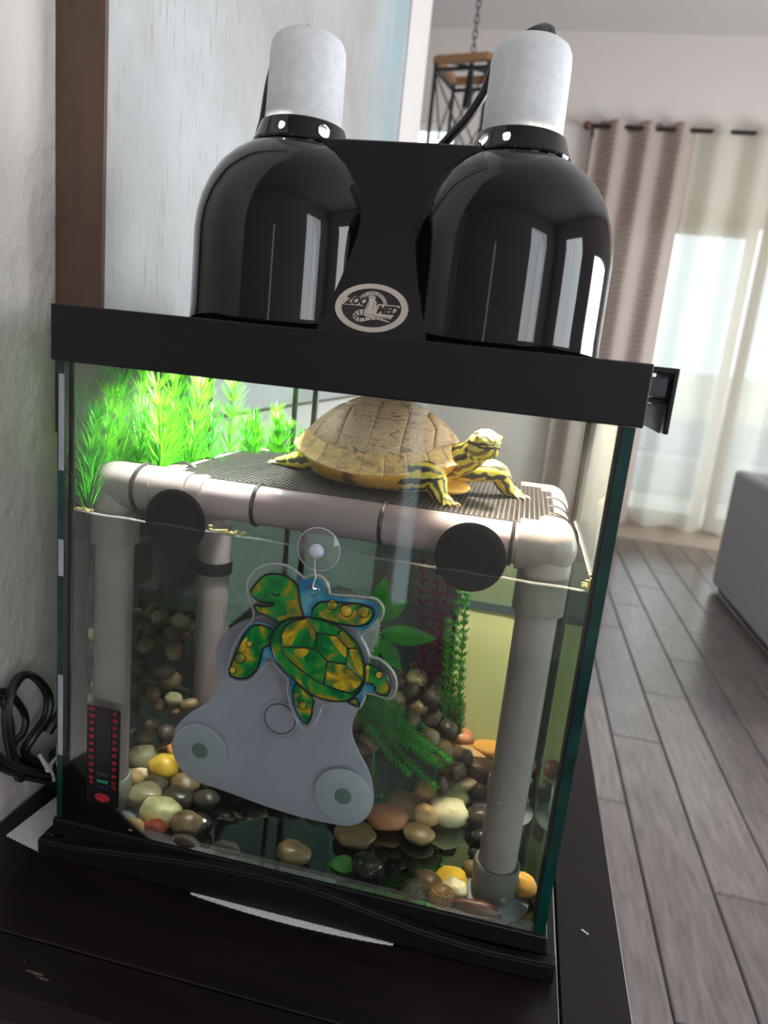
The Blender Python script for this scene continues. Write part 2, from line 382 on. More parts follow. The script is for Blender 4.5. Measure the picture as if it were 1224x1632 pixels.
ts = N.new('ShaderNodeBsdfTranslucent'); L.new(r.outputs[0], ts.inputs[0]); mx = N.new('ShaderNodeMixShader'); mx.inputs[0].default_value = .22
L.new(P.outputs[0], mx.inputs[1]); L.new(ts.outputs[0], mx.inputs[2]); L.new(mx.outputs[0], O.inputs[0])
CURT = m
t = thing('curtain', 'taupe patterned curtain panel gathered at the end of the rod', 'curtain', (1.0, YR, FZ+.12))
part('drape', cloth(.64, 1.37, -.62, ZR+.03, .05, .235, .3), CURT, t)
for i in range(4): part('grommet', MB().tube([(.70+.20*i+.024*math.cos(a*pi/8), YR+(.028 if i % 2 else -.028), ZR+.024*math.sin(a*pi/8)) for a in range(16)], .005, 6, closed=True), ROD, t)
m, tt, N, L, P, O = nt('white_sheer'); N.remove(P)
tc = N.new('ShaderNodeTexCoord'); no = N.new('ShaderNodeTexNoise'); no.inputs['Scale'].default_value = 400; L.new(tc.outputs['Object'], no.inputs['Vector'])
r = N.new('ShaderNodeValToRGB'); r.color_ramp.elements[0].color = rgb(srgb(230, 226, 212)); r.color_ramp.elements[1].color = rgb(srgb(242, 238, 226)); L.new(no.outputs[0], r.inputs[0])
tr = N.new('ShaderNodeBsdfTransparent'); df = N.new('ShaderNodeBsdfDiffuse'); tl = N.new('ShaderNodeBsdfTranslucent')
L.new(r.outputs[0], df.inputs[0]); L.new(r.outputs[0], tl.inputs[0])
m1 = N.new('ShaderNodeMixShader'); m1.inputs[0].default_value = .55; L.new(df.outputs[0], m1.inputs[1]); L.new(tl.outputs[0], m1.inputs[2])
m2 = N.new('ShaderNodeMixShader'); m2.inputs[0].default_value = .80; L.new(tr.outputs[0], m2.inputs[1]); L.new(m1.outputs[0], m2.inputs[2]); L.new(m2.outputs[0], O.inputs[0])
SHEER = m
t = thing('sheer_curtain', 'white sheer curtain hanging beside the taupe panel over the glass door', 'curtain', (1.75, YR, FZ+.14))
part('drape', cloth(1.38, 2.02, -.60, ZR+.025, .045, .30, 1.2), SHEER, t)
t = thing('sheer_curtain', 'second white sheer curtain at the edge of the view above the sofa', 'curtain', (2.6, YR, FZ+.14))
part('drape', cloth(2.0, 3.25, -.60, ZR+.025, .048, .31, 2.6), SHEER, t)
# things outside that show as soft shapes through the sheers
solo('patio_bench', MB().box(1.2, 3.6, 8.6, 9.2, FZ-.04, FZ+.42).box(1.2, 3.6, 9.1, 9.25, FZ+.42, FZ+.9), mat('patio_fabric', srgb(190, 196, 206), .9, col2=srgb(178, 186, 200), scale=6), 'pale blue grey patio bench seen dimly through the sheers', 'bench', (2.4, 8.9, FZ-.04), bevel=.03)
mb = MB()
for i in range(44): mb.box(-4+i*.3, -4+i*.3+.285, 11.5, 11.55, FZ-.04, FZ+1.5)
solo('garden_fence', mb, mat('pale_fence', srgb(238, 236, 222), .85, col2=srgb(230, 228, 212), scale=4), 'pale board fence beyond the patio door', 'fence', (2, 11.5, FZ-.04), kind='stuff')

# sofa
SOFA = mat('grey_sofa_fabric', srgb(178, 178, 182), .95, col2=srgb(168, 168, 172), scale=160, bump=.3, bscale=300)
CUSH = mat('grey_cushion_fabric', srgb(176, 170, 172), .95, col2=srgb(164, 158, 160), scale=140, bump=.3, bscale=300)
t = thing('sofa', 'grey fabric sofa with its plain back turned to the fish tank', 'sofa', (2.3, 3.3, FZ))
part('back', MB().box(1.81, 2.05, 2.25, 4.34, FZ+.03, .055), SOFA, t, bevel=.025)
part('seat', MB().box(2.05, 2.75, 2.45, 4.14, FZ+.05, FZ+.42), SOFA, t, bevel=.03)
for y in (2.25, 4.14): part('arm', MB().box(2.05, 2.72, y, y+.2, FZ+.03, FZ+.60), SOFA, t, bevel=.03)
for y in (2.47, 3.31): part('seat_cushion', MB().box(2.06, 2.74, y, y+.82, FZ+.42, FZ+.56), SOFA, t, bevel=.05)
for x in (1.86, 2.66):
    for y in (2.3, 4.25): part('foot', MB().lathe([(.02, 0), (.026, .04)], (x, y, FZ), 'z', 10), ROD, t)
for y, l in ((2.5, 'grey back cushion on the sofa, the one nearer the fish tank'), (3.32, 'grey back cushion standing above the sofa back by the sheers')):
    mb = MB(); v = []
    cc = (2.15, y+.38, .0)
    mb.ell((0, 0, 0), (1, 1, 1), 10)
    sg = lambda a, e: math.copysign(abs(a)**e, a)
    mb.v = [(cc[0]-.02+.12*sg(p[0], .7), cc[1]+.38*sg(p[1], .45), cc[2]-.02+.20*sg(p[2], .5)) for p in mb.v]
    solo('cushion', mb, CUSH, l, 'cushion', (cc[0], cc[1], -.22))

# lantern pendant over the dining side
LX, LY, LZ = -.15, 3.9, 2.18
IRON = mat('dark_iron', srgb(38, 40, 44), .5, metal=.5, col2=srgb(48, 50, 54), scale=30)
OAK = mat('tan_wood', srgb(166, 126, 88), .6, col2=srgb(140, 102, 70), scale=12, stretch=(1, 8, 8))
t = thing('lantern_pendant', 'square lantern pendant of black iron with a tan wooden top frame', 'pendant lamp', (LX, LY, LZ))
a0 = R(32); h = .155
cor = [(LX+h*1.41*math.cos(a0+i*pi/2), LY+h*1.41*math.sin(a0+i*pi/2)) for i in range(4)]
mb = MB()
for i in range(4):
    p, q = Vector(cor[i]).to_3d(), Vector(cor[(i+1) % 4]).to_3d(); p.z = q.z = LZ; mb.tube([p, q], .026, 4)
part('wooden_top', mb, OAK, t, smooth=False)
for i in range(4):
    x, y = cor[i]; part('post', MB().tube([(x, y, LZ-.02), (x, y, LZ-.62)], .013, 4), IRON, t)
for i in range(4):
    p, q = cor[i], cor[(i+1) % 4]
    for dz in (.05, .62): part('ring_bar', MB().tube([(p[0], p[1], LZ-dz), (q[0], q[1], LZ-dz)], .012, 4), IRON, t)
    part('cross_brace', MB().tube([(p[0], p[1], LZ-.06), (q[0], q[1], LZ-.60)], .005, 5), IRON, t)
    part('cross_brace', MB().tube([(q[0], q[1], LZ-.06), (p[0], p[1], LZ-.60)], .005, 5), IRON, t)
part('socket_stem', MB().tube([(LX, LY, LZ+.05), (LX, LY, LZ-.2)], [.012, .03], 8).tube([(cor[0][0], cor[0][1], LZ+.01), (cor[2][0], cor[2][1], LZ+.01)], .01, 4), IRON, t)
zz = LZ+.05; i = 0
while zz < CZ-.02:
    o = [(0, .010, .018), ] ; pts = []
    for a in range(10):
        c_, s_ = .012*math.cos(a*pi/5), .024*math.sin(a*pi/5)
        pts.append((LX+(c_ if i % 2 else 0), LY+(0 if i % 2 else c_), zz+.018+s_))
    part('chain_link', MB().tube(pts, .0036, 5, closed=True), IRON, t); zz += .038; i += 1
part('ceiling_plate', MB().lathe([(.06, CZ-.02), (.06, CZ)], (LX, LY, 0), 'z', 16), IRON, t)

# painting on the left wall
m, tt, N, L, P, O = nt('abstract_canvas'); P.inputs['Roughness'].default_value = .42
tc = N.new('ShaderNodeTexCoord'); sx = N.new('ShaderNodeSeparateXYZ'); L.new(tc.outputs['Object'], sx.inputs[0])
def noisen(scale, st, det=6, rot=0):
    mp = N.new('ShaderNodeMapping'); mp.inputs['Scale'].default_value = st; mp.inputs['Rotation'].default_value = (rot, 0, 0); L.new(tc.outputs['Object'], mp.inputs[0])
    n = N.new('ShaderNodeTexNoise'); n.inputs['Scale'].default_value = scale; n.inputs['Detail'].default_value = det; n.inputs['Roughness'].default_value = .65; L.new(mp.outputs[0], n.inputs[0]); return n
n1 = noisen(2.2, (1, 1, 1), 8); n2 = noisen(5, (1, 5, .45), 6); n3 = noisen(30, (1, 6, .6), 3, .5)
r1 = N.new('ShaderNodeValToRGB'); e = r1.color_ramp.elements; e[0].position = .30; e[0].color = rgb(srgb(146, 142, 138)); e[1].position = .68; e[1].color = rgb(srgb(182, 186, 188)); L.new(n1.outputs[0], r1.inputs[0])
r2 = N.new('ShaderNodeValToRGB'); e = r2.color_ramp.elements; e[0].position = .3; e[0].color = rgb(srgb(96, 118, 128)); e[1].position = .7; e[1].color = rgb(srgb(150, 176, 184)); L.new(n2.outputs[0], r2.inputs[0])
mr = N.new('ShaderNodeMapRange'); mr.inputs[1].default_value = .25; mr.inputs[2].default_value = .62; L.new(sx.outputs['Y'], mr.inputs[0])
ma = N.new('ShaderNodeMath'); ma.operation = 'MULTIPLY'; mr2 = N.new('ShaderNodeMapRange'); mr2.inputs[1].default_value = .32; mr2.inputs[2].default_value = .55; L.new(n2.outputs[0], mr2.inputs[0]); L.new(mr.outputs[0], ma.inputs[0]); L.new(mr2.outputs[0], ma.inputs[1])
mxc = N.new('ShaderNodeMixRGB'); L.new(ma.outputs[0], mxc.inputs[0]); L.new(r1.outputs[0], mxc.inputs[1]); L.new(r2.outputs[0], mxc.inputs[2])
mr3 = N.new('ShaderNodeMapRange'); mr3.inputs[1].default_value = .56; mr3.inputs[2].default_value = .72; mr3.inputs[4].default_value = .55; L.new(n3.outputs[0], mr3.inputs[0])
mxd = N.new('ShaderNodeMixRGB'); L.new(mr3.outputs[0], mxd.inputs[0]); L.new(mxc.outputs[0], mxd.inputs[1]); mxd.inputs[2].default_value = rgb(srgb(122, 116, 106))
L.new(mxd.outputs[0], P.inputs['Base Color'])
bp = N.new('ShaderNodeBump'); bp.inputs['Strength'].default_value = .25; bp.inputs['Distance'].default_value = .002; L.new(n3.outputs[0], bp.inputs['Height']); L.new(bp.outputs[0], P.inputs['Normal'])
CANV = m
FRAMEB = mat('brown_frame_wood', srgb(88, 66, 52), .6, col2=srgb(76, 56, 44), scale=8, stretch=(6, 6, 1))
PY0, PY1, PZ0, PZ1, PX = .121, 1.545, .430, 1.85, -.028
t = thing('painting', 'large grey blue abstract painting in a deep brown frame on the wall', 'painting', (XL, .84, PZ0))
part('canvas', MB().box(PX-.014, PX-.001, PY0+.006, PY1-.006, PZ0+.006, PZ1-.006), CANV, t)
mb = MB(); mb.box(XL+.001, PX, PY0, PY0+.006, PZ0, PZ1); mb.box(XL+.001, PX, PY1-.006, PY1, PZ0, PZ1); mb.box(XL+.001, PX, PY0+.006, PY1-.006, PZ0, PZ0+.006); mb.box(XL+.001, PX, PY0+.006, PY1-.006, PZ1-.006, PZ1)
part('frame', mb, FRAMEB, t)

# ================================================================== THE TABLE
t = thing('console_table', 'dark espresso wooden console table under the fish tank', 'table', (.26, .4, FZ))
for (x0, x1, y0, y1) in ((-.0185, .5335, -.1030, .9), (-.078, -.0200, -.1030, .9), (.535, .598, -.1030, .9), (-.078, .598, -.157, -.1045), (-.078, .598, .9015, .96)):
    part('board', MB().box(x0, x1, y0, y1, -.03, 0), TABLE, t, bevel=.0012)
for y in (-.12, .90): part('apron', MB().box(-.06, .58, y, y+.025, -.13, -.03), TABLE, t, bevel=.002)
for x in (-.065, .545): part('apron', MB().box(x, x+.025, -.095, .90, -.13, -.03), TABLE, t, bevel=.002)
for x in (-.07, .53):
    for y in (-.14, .88): part('leg', MB().box(x, x+.055, y, y+.055, FZ, -.13), TABLE, t, bevel=.003)
WORN = mat('bare_worn_wood', srgb(104, 78, 70), .8, col2=srgb(60, 44, 42), scale=300)
mb = MB()
for (x, y, a, b, rr) in ((.082, -.1335, .0085, .0012, -.05), (.092, -.1365, .006, .0010, -.1), (.066, -.1255, .0012, .0008, 0)):
    mb.prism([(x+a*math.cos(q*pi/6)*(1+.2*math.sin(q*3)), y+b*math.sin(q*pi/6)*(1+.3*math.cos(q*5))) for q in range(12)], .0001, .0004, 'xy')
part('worn_spot', mb, WORN, t)
# paper towels under the tank
def torn(pts, name, label, loc):
    solo(name, MB().prism(pts, .0003, .0010, 'xy'), PAPER, label, 'paper towel', loc)
z = []
for i in range(25):
    f = i/24; z.append((-.058+.054*f, .006-.012*f-(.0012 if i % 2 else 0)))
torn(z+[(.10, -.006), (.10, .12), (-.047, .12)], 'paper_towel', 'white paper towel corner sticking out beside the left end of the tank base', (0, .05, .0003))
z = []
for i in range(61):
    f = i/60; z.append((.166+.211*f, -.0095-.0062*math.sin(pi*f)**.8-(.0006 if i % 2 else 0)))
torn(z+[(.377, .05), (.166, .05)], 'paper_towel', 'thin torn strip of white paper towel showing under the tank front', (.27, 0, .0003))
solo('paper_scrap', MB().prism([(.5592, .0688), (.5608, .0698), (.5668, .0652), (.5655, .0640)], .0002, .0009, 'xy'), PAPER, 'tiny white scrap lying on the table right of the tank', 'scrap', (.562, .067, .0002))
# ================================================================== THE TANK
TW, TD, TH = .52, .32, .5668
BZ = .0012
t = tank = thing('aquarium', 'rimmed glass fish tank with black plastic frame standing on the dark table', 'fish tank', (.26, .16, BZ))
def frame(mb, x0, x1, y0, y1, z0, z1, w):
    mb.box(x0, x1, y0, y0+w, z0, z1); mb.box(x0, x1, y1-w, y1, z0, z1); mb.box(x0, x0+w, y0+w, y1-w, z0, z1); mb.box(x1-w, x1, y0+w, y1-w, z0, z1); return mb
def loop(mb, x0, x1, y0, y1, z0, z1, w):
    """one rectangular ring as a single closed shell"""
    o = [(x0, y0), (x1, y0), (x1, y1), (x0, y1)]; i = [(x0+w, y0+w), (x1-w, y0+w), (x1-w, y1-w), (x0+w, y1-w)]
    v = [(*p, z) for z in (z0, z1) for p in o]+[(*p, z) for z in (z0, z1) for p in i]; f = []
    for k in range(4):
        n = (k+1) % 4; f += [(k, n, n+4, k+4), (k+8, k+12, n+12, n+8), (k, k+8, n+8, n), (k+4, n+4, n+12, k+12)]
    return mb.add(v, f)
part('top_rim', loop(MB(), 0, TW, 0, TD, .5170, TH, .0115), BLACKP, t, bevel=.0012)
part('rim_ledge', loop(MB(), .0116, TW-.0116, .0116, TD-.0116, .546, .5485, .010), BLACKP, t)
part('base_step', loop(MB(), .002, TW-.002, .0008, TD-.001, .0215, .0401, .0096), BLACKP, t, bevel=.0010)
wv = spline([(-.0085, .0199), (.03, .0212), (.085, .0275), (.1687, .0372), (.235, .0405), (.2948, .0392), (.35, .0315), (.4003, .0243), (.4572, .0200), (.49, .0208), (.5285, .0229)], 4)
wv = [(p[0], p[1]) for p in wv]
mb = MB(); mb.prism(wv+[(.5285, BZ), (-.0085, BZ)], -.0088, .0004)
part('base_skirt', mb, BLACKP, t, bevel=.0012)
mb = MB(); mb.tube([(p[0], -.0085, p[1]-.0042) for p in wv], .0011, 6)
part('skirt_bead', mb, BLACKP, t)
mb = MB(); mb.box(-.0085, .0015, .0006, TD+.004, BZ, .0205).box(TW-.0015, TW+.0085, .0006, TD+.004, BZ, .0225).box(.0017, TW-.0017, TD-.0005, TD+.004, BZ, .021)
part('base_skirt', mb, BLACKP, t, bevel=.0012)
GX = .0052; gi = .0115
part('glass_pane', MB().box(GX, TW-GX, .0040, .0100, .0405, .5165), GLASS, t, label='front glass pane')
part('glass_pane', MB().box(GX, TW-GX, TD-.0100, TD-.0040, .0405, .5165), GLASS, t, label='rear glass pane')
GLASSS = glassy('side_glass', (.93, .97, .95), 1.5, speck=.30, haze=.07)
for a in (GX, TW-gi): part('glass_pane', MB().box(a, a+gi-GX, .0102, TD-.0102, .0405, .5165), GLASSS, t, label='side glass pane')
part('glass_pane', MB().box(.0118, TW-.0118, .0103, TD-.0103, .022, .0285), GLASSB, t, label='bottom glass pane')
# polished green ends of the front pane and the dark silicone in the corners
for a, b in ((GX-.0004, GX+.0058), (TW-GX-.0092, TW-GX+.0004)): part('glass_edge', MB().box(a, b, .0037, .0039, .0405, .5165), GLASSE, t)
for x, s in ((.0118, 1), (TW-.0118, -1)):
    for y, q in ((.0103, 1), (TD-.0103, -1)):
        n = 9; pts = [(x, y)]+[(x+s*.0058*math.cos(a*pi/2/n), y+q*.0058*math.sin(a*pi/2/n)) for a in range(n+1)]
        part('silicone_seam', MB().prism(pts, .0290, .5165, 'xy'), SILI, t)
part('silicone_seam', MB().box(TW-.0178, TW-.0146, .0101, .0104, .0405, .5165), SILI, t)
TAPE = mat('pale_tape', srgb(150, 158, 162), .4, col2=srgb(136, 146, 150), scale=40)
for z0, z1 in ((.415, .505), (.310, .347), (.115, .205)): part('tape_strip', MB().box(GX+.0010, GX+.0065, .0033, .0036, z0, z1), TAPE, t)
part('tape_strip', MB().box(GX-.0013, GX-.0004, .004, .012, .100, .125), TAPE, t)

# water
WX0, WX1, WY0, WY1, WZ0, WZ1 = .0117, TW-.0117, .0104, TD-.0104, .0287, .3745
mb = MB(); mb.box(WX0, WX1, WY0, WY1, WZ0, WZ1)
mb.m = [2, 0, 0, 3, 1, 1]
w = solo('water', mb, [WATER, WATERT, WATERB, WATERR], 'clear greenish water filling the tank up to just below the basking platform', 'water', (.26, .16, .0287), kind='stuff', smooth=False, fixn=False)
MENI = glassy('meniscus_water', (.9, .95, .92), 1.33, haze=.22, boost=3)
mb = MB()
for x0, x1 in ((WX0+.004, WX1-.004),):
    pts = [(x0+(x1-x0)*i/40, WY0+.0010, WZ1+.0012+.0004*math.sin(i*1.7)) for i in range(41)]; mb.tube(pts, .0011, 6)
for x in (WX0+.001, WX1-.001): mb.tube([(x, WY0+.004, WZ1+.001), (x, WY1-.004, WZ1+.001)], .0010, 6)
part('meniscus', mb, MENI, w)
CRUST = mat('food_crust', srgb(206, 200, 140), .9, col2=srgb(170, 150, 90), scale=200)
mb = MB()
for i in range(30):
    for x, sx in ((.171, .012), (.502, .002), (.020, .006)):
        mb.ell((x+random.gauss(0, sx), .0115+random.random()*.002, WZ1+.0022+abs(random.gauss(0, .0016 if x < .4 else .006))), (.0011+.0014*random.random(), .0006, .0008+.001*random.random()), 4)
part('crumbs', mb, CRUST, w, kind='stuff')

# clip hooked over the right rim, screen under the lamp
t = thing('rim_clip', 'black plastic clip hooked on the right end of the top rim', 'clip', (.532, .05, .515))
part('outer_plate', MB().box(.5385, .5420, .015, .10, .5135, .5655), BLACKP, t, bevel=.0006)
part('top_plate', MB().box(.5206, .5383, .015, .10, .5610, .5655), BLACKP, t, bevel=.0006)
part('block', MB().box(.5206, .5360, .02, .06, .5420, .5575), mat('dark_grey_plastic', srgb(62, 60, 76), .3, col2=srgb(52, 50, 66), scale=60), t, bevel=.0008, label='dark grey block')
part('bar', MB().box(.5206, .5384, .025, .09, .5368, .5405), BLACKP, t, bevel=.0005)
part('flap', MB().add([(.5206, .03, .5365), (.5383, .03, .5355), (.5372, .024, .5130), (.5206, .024, .5195), (.5206, .031, .5365), (.5383, .031, .5355), (.5372, .025, .5130), (.5206, .025, .5195)],
     [(0, 1, 2, 3), (7, 6, 5, 4), (0, 4, 5, 1), (1, 5, 6, 2), (2, 6, 7, 3), (3, 7, 4, 0)]), mat('smoky_plastic', srgb(128, 132, 132), .35, col2=srgb(112, 116, 116), scale=30, trans=.3), t, smooth=False, label='grey translucent flap')
t = thing('screen_lid', 'black wire screen lid set into the top rim under the lamp', 'lid', (.26, .16, .549))
part('lid_frame', loop(MB(), .0125, TW-.0125, .0125, TD-.0125, .5488, .5615, .008), BLACKP, t, bevel=.0008)
mb = MB()
for i in range(1, 62): x = .0205+i*.0077; mb.tube([(x, .0204, .5600), (x, TD-.0204, .5600)], .0005, 4)
for i in range(1, 37): y = .0205+i*.0075; mb.tube([(.0204, y, .5606), (TW-.0204, y, .5606)], .0005, 4)
part('wire_screen', mb, MATN, t, kind='stuff', smooth=False)

# ================================================================== THE LAMP
LB = .5622; LYC = .135
DOME = [(.0985, 0), (.1000, .004), (.0992, .02), (.0990, .06), (.0988, .098), (.0972, .115), (.0935, .132), (.0868, .150), (.0775, .166), (.0665, .178), (.0540, .187), (.0455, .1925)]
DK = .1775/.1925; DOME = [(r, h*DK) for r, h in DOME]
t = lamp = thing('dual_dome_lamp', 'glossy black double dome heat lamp standing on top of the tank', 'lamp', (.284, LYC, LB))
BULBM = {}
for nm, col, st in (('white_bulb_light', (1, .97, .90), BULB_LEFT), ('warm_bulb_light', (1, .86, .66), BULB_RIGHT)):
    m, tt, N, L, P, O = nt(nm); N.remove(P); em = N.new('ShaderNodeEmission'); em.inputs[0].default_value = rgb(col); em.inputs[1].default_value = st; L.new(em.outputs[0], O.inputs[0]); BULBM[nm] = m
def boolean_holes(mbs, cutters, name, mats, org, parent):
    o = part(name, mbs, mats, parent)
    for i, cm in enumerate(cutters):
        c = link('cut', mesh('cut', cm, mats, ORG[parent], smooth=False), ORG[parent], parent)
        bpy.context.view_layer.update()
        md = o.modifiers.new('b', 'BOOLEAN'); md.operation = 'DIFFERENCE'; md.object = c; md.solver = 'EXACT'
        dg = bpy.context.evaluated_depsgraph_get(); me = bpy.data.meshes.new_from_object(o.evaluated_get(dg))
        o.modifiers.clear(); o.data = me; bpy.data.objects.remove(c)
    o.data.polygons.foreach_set('use_smooth', [True]*len(o.data.polygons)); o.data.set_sharp_from_angle(angle=R(35))
    return o
for cx, bm_, holes in ((.178, 'white_bulb_light', ((-98, .0035), (-45, .0085))), (.389, 'warm_bulb_light', ((-104, .0036), (-137, .0085)))):
    pr = [(r, LB+h) for r, h in DOME]; inn = [(r-.0016, h) for r, h in pr]
    part('dome', MB().lathe(pr+inn[::-1], (cx, LYC, 0), 'z', 64, closed=True), GLOSSB, t, ang=60)
    inn2 = [(r-.0019, h) for r, h in pr[1:]]; inn3 = [(r-.0027, h) for r, h in pr[1:]]
    part('reflector', MB().lathe(inn2+inn3[::-1], (cx, LYC, 0), 'z', 48, closed=True), REFL, t)
    z0 = LB+.1775
    prof = [(.0475, z0-.001), (.0480, z0+.001), (.0455, z0+.006), (.0425, z0+.014), (.0408, z0+.0185), (.0392, z0+.0195), (.0388, z0+.0185), (.0408, z0+.014), (.0435, z0+.005), (.0452, z0-.001)]
    cut = []
    for ang, rad in holes:
        a = R(ang); d = Vector((math.cos(a), math.sin(a), 0)); c0 = Vector((cx, LYC, z0+.0085))
        cut.append(MB().tube([c0+d*.025, c0+d*.07], rad*.72 if rad > .005 else rad, 16))
    boolean_holes(MB().lathe(prof, (cx, LYC, 0), 'z', 48, closed=True), cut, 'vent_collar', GLOSSB, None, t)
    zc = z0+.0135
    cp = [(.0350, zc+.012), (.0362, zc), (.0372, zc+.001), (.0368, zc+.030), (.0362, zc+.066), (.0354, zc+.0745), (.0325, zc+.0805), (.027, zc+.0845), (.006, zc+.086), (.0, zc+.086)]
    part('socket_cap', MB().lathe(cp, (cx, LYC, 0), 'z', 48), CERAM, t, ang=50, label='pale grey white socket cap')
    part('socket', MB().lathe([(.0, zc+.0115), (.0225, zc+.0115), (.0215, z0+.0140), (.0, z0+.0140)], (cx, LYC, 0), 'z', 24), mat('white_porcelain', srgb(232, 228, 220), .3, col2=srgb(222, 218, 210), scale=40), t)
    zb = LB+.108
    part('bulb', MB().lathe([(0, zb-.030), (.012, zb-.0285), (.0225, zb-.021), (.0275, zb-.010), (.0285, zb+.002), (.0255, zb+.020), (.019, zb+.040), (.0165, zb+.052), (.0165, z0+.0138)], (cx, LYC, 0), 'z', 20), BULBM[bm_], t, label='glowing bulb')
# bridge housing between the domes, its front leaning out towards the bottom
yb0, yt0, zt = .0500, .1000, LB+.180
mb = MB(); sec = [(yb0, LB), (yt0, zt), (2*LYC-yt0, zt), (2*LYC-yb0, LB)]
mb.prism(sec, .178, .389, 'yz')
part('bridge_housing', mb, ENAMEL, t, bevel=.002)
part('rocker_switch', MB().box(.268, .290, .13, .142, zt, zt+.004), BLACKP, t, bevel=.001)
# oval badge on the bridge front
SIL = mat('badge_silver', srgb(196, 186, 176), .35, metal=.15, col2=srgb(186, 176, 166), scale=50)
DKB = mat('badge_dark', srgb(34, 28, 32), .4, col2=srgb(42, 34, 36), scale=50)
sl = (yt0-yb0)/(zt-LB); et = Vector((0, sl, 1)).normalized(); nn = Vector((0, -1, sl)).normalized()
bc = Vector((.2805, yb0+sl*(.5915-LB), .5915)); 
def BP(h): return lambda u, v: bc+Vector((u*.94, 0, 0))+et*v*.94+nn*h
def plate(mb, pts, h0, h1, m=0):
    n = len(pts); A = [BP(h0)(*p) for p in pts]; B = [BP(h1)(*p) for p in pts]
    mb.add(A+B, [tuple(range(n)), tuple(range(n, 2*n))[::-1]]+[(i, (i+1) % n, (i+1) % n+n, i+n) for i in range(n)], m); return mb
el = lambda a, b, n=48, cu=0, cv=0: [(cu+a*math.cos(2*pi*i/n), cv+b*math.sin(2*pi*i/n)) for i in range(n)]
badge = part('badge', plate(MB(), el(.0358, .0236), .0001, .0011), SIL, t, label='oval silver badge')
part('badge_field', plate(MB(), el(.0292, .0188), .0011, .0013), DKB, badge)
mb = MB()
plate(mb, [(-.0262, .0098), (-.0050, .0098), (-.0078, .0010), (-.0178, .0010), (-.0292, .0010)], .0013, .0015)
plate(mb, [(.0062, .0042), (.0278, .0042), (.0205, -.0092), (.0020, -.0092)], .0013, .0015)
arc = [(.0152*math.cos(R(a)), .0010+.0152*math.sin(R(a))) for a in range(12, 150, 6)]+[(.0118*math.cos(R(a)), .0010+.0118*math.sin(R(a))) for a in range(144, 6, -6)]
plate(mb, arc, .0013, .0015)
# reptile standing in the middle: body, head, forearms, long tail sweeping left then right
plate(mb, [(-.0062, -.0040), (-.0046, .0030), (-.0030, .0078), (-.0046, .0098), (-.0030, .0118), (.0006, .0122), (.0030, .0102), (.0022, .0080), (.0042, .0060), (.0050, .0020), (.0044, -.0030), (.0060, -.0052), (.0062, -.0076), (.0020, -.0090), (-.0040, -.0088), (-.0076, -.0066)], .0013, .0016)
tl = spline([(-.0042, -.0048), (-.0100, -.0052), (-.0145, -.0078), (-.0138, -.0112), (-.0085, -.0126), (.0000, -.0106), (.0075, -.0098), (.0130, -.0108), (.0195, -.0122)], 6)
for i in range(len(tl)-1):
    w0 = .0024*(1-i/len(tl))+.0004; w1 = .0024*(1-(i+1)/len(tl))+.0004
    d = (Vector(tl[i+1])-Vector(tl[i])).normalized(); q = Vector((-d.y, d.x))
    a, b = Vector(tl[i]), Vector(tl[i+1]); plate(mb, [a+q*w0, b+q*w1, b-q*w1, a-q*w0], .0013, .00155)
part('badge_figure', mb, SIL, badge, smooth=False)
mb = MB()
for i in range(3, len(tl)-8, 4):
    d = (Vector(tl[i+1])-Vector(tl[i])).normalized(); q = Vector((-d.y, d.x))*(.0022*(1-i/len(tl)))
    a = Vector(tl[i]); plate(mb, [a+q-d*.0006, a+q+d*.0006, a-q+d*.0006, a-q-d*.0006], .00156, .00166)
for L_ in ([(-.004, .009), (-.0016, .0102), (.0012, .0096)], [(-.0034, .0062), (-.0036, .0010), (-.0050, -.0030)], [(.0016, .0066), (.0026, .0020), (.0018, -.0024)], [(-.0052, -.0062), (0, -.0072), (.0046, -.0064)]):
    for a, b in zip(L_[:-1], L_[1:]):
        a, b = Vector(a), Vector(b); d = (b-a).normalized(); q = Vector((-d.y, d.x))*.00025; plate(mb, [a+q, b+q, b-q, a-q], .0016, .0017)
part('badge_marks', mb, DKB, badge, smooth=False)
mb = MB()
for s, u, v, sz in (('ZOO', -.0156, .0052, .0102), ('MED', .0156, -.0014, .0108)):
    mb.add(*textmb(s, sz, lambda a, b, u=u, v=v: BP(.00165)(u+a*.92, v+b), shear=.28, bold=.00055*sz/.01))
tx = 'SAVE YOUR REPTILES'
for i, ch in enumerate(tx):
    if ch == ' ': continue
    an = R(146-i*(132/(len(tx)-1))); cu, cv = .0135*math.cos(an), .0010+.0135*math.sin(an); ca, sa = math.sin(an), -math.cos(an)
    mb.add(*textmb(ch, .0034, lambda a, b: BP(.00165)(cu+a*ca-b*sa, cv+a*sa+b*ca)))
for i in range(13): plate(mb, [(.0036+i*.00122, -.0079), (.0044+i*.00122, -.0079), (.0042+i*.00122, -.0088), (.0034+i*.00122, -.0088)], .00155, .00162)
part('badge_lettering', mb, DKB, badge, smooth=False)
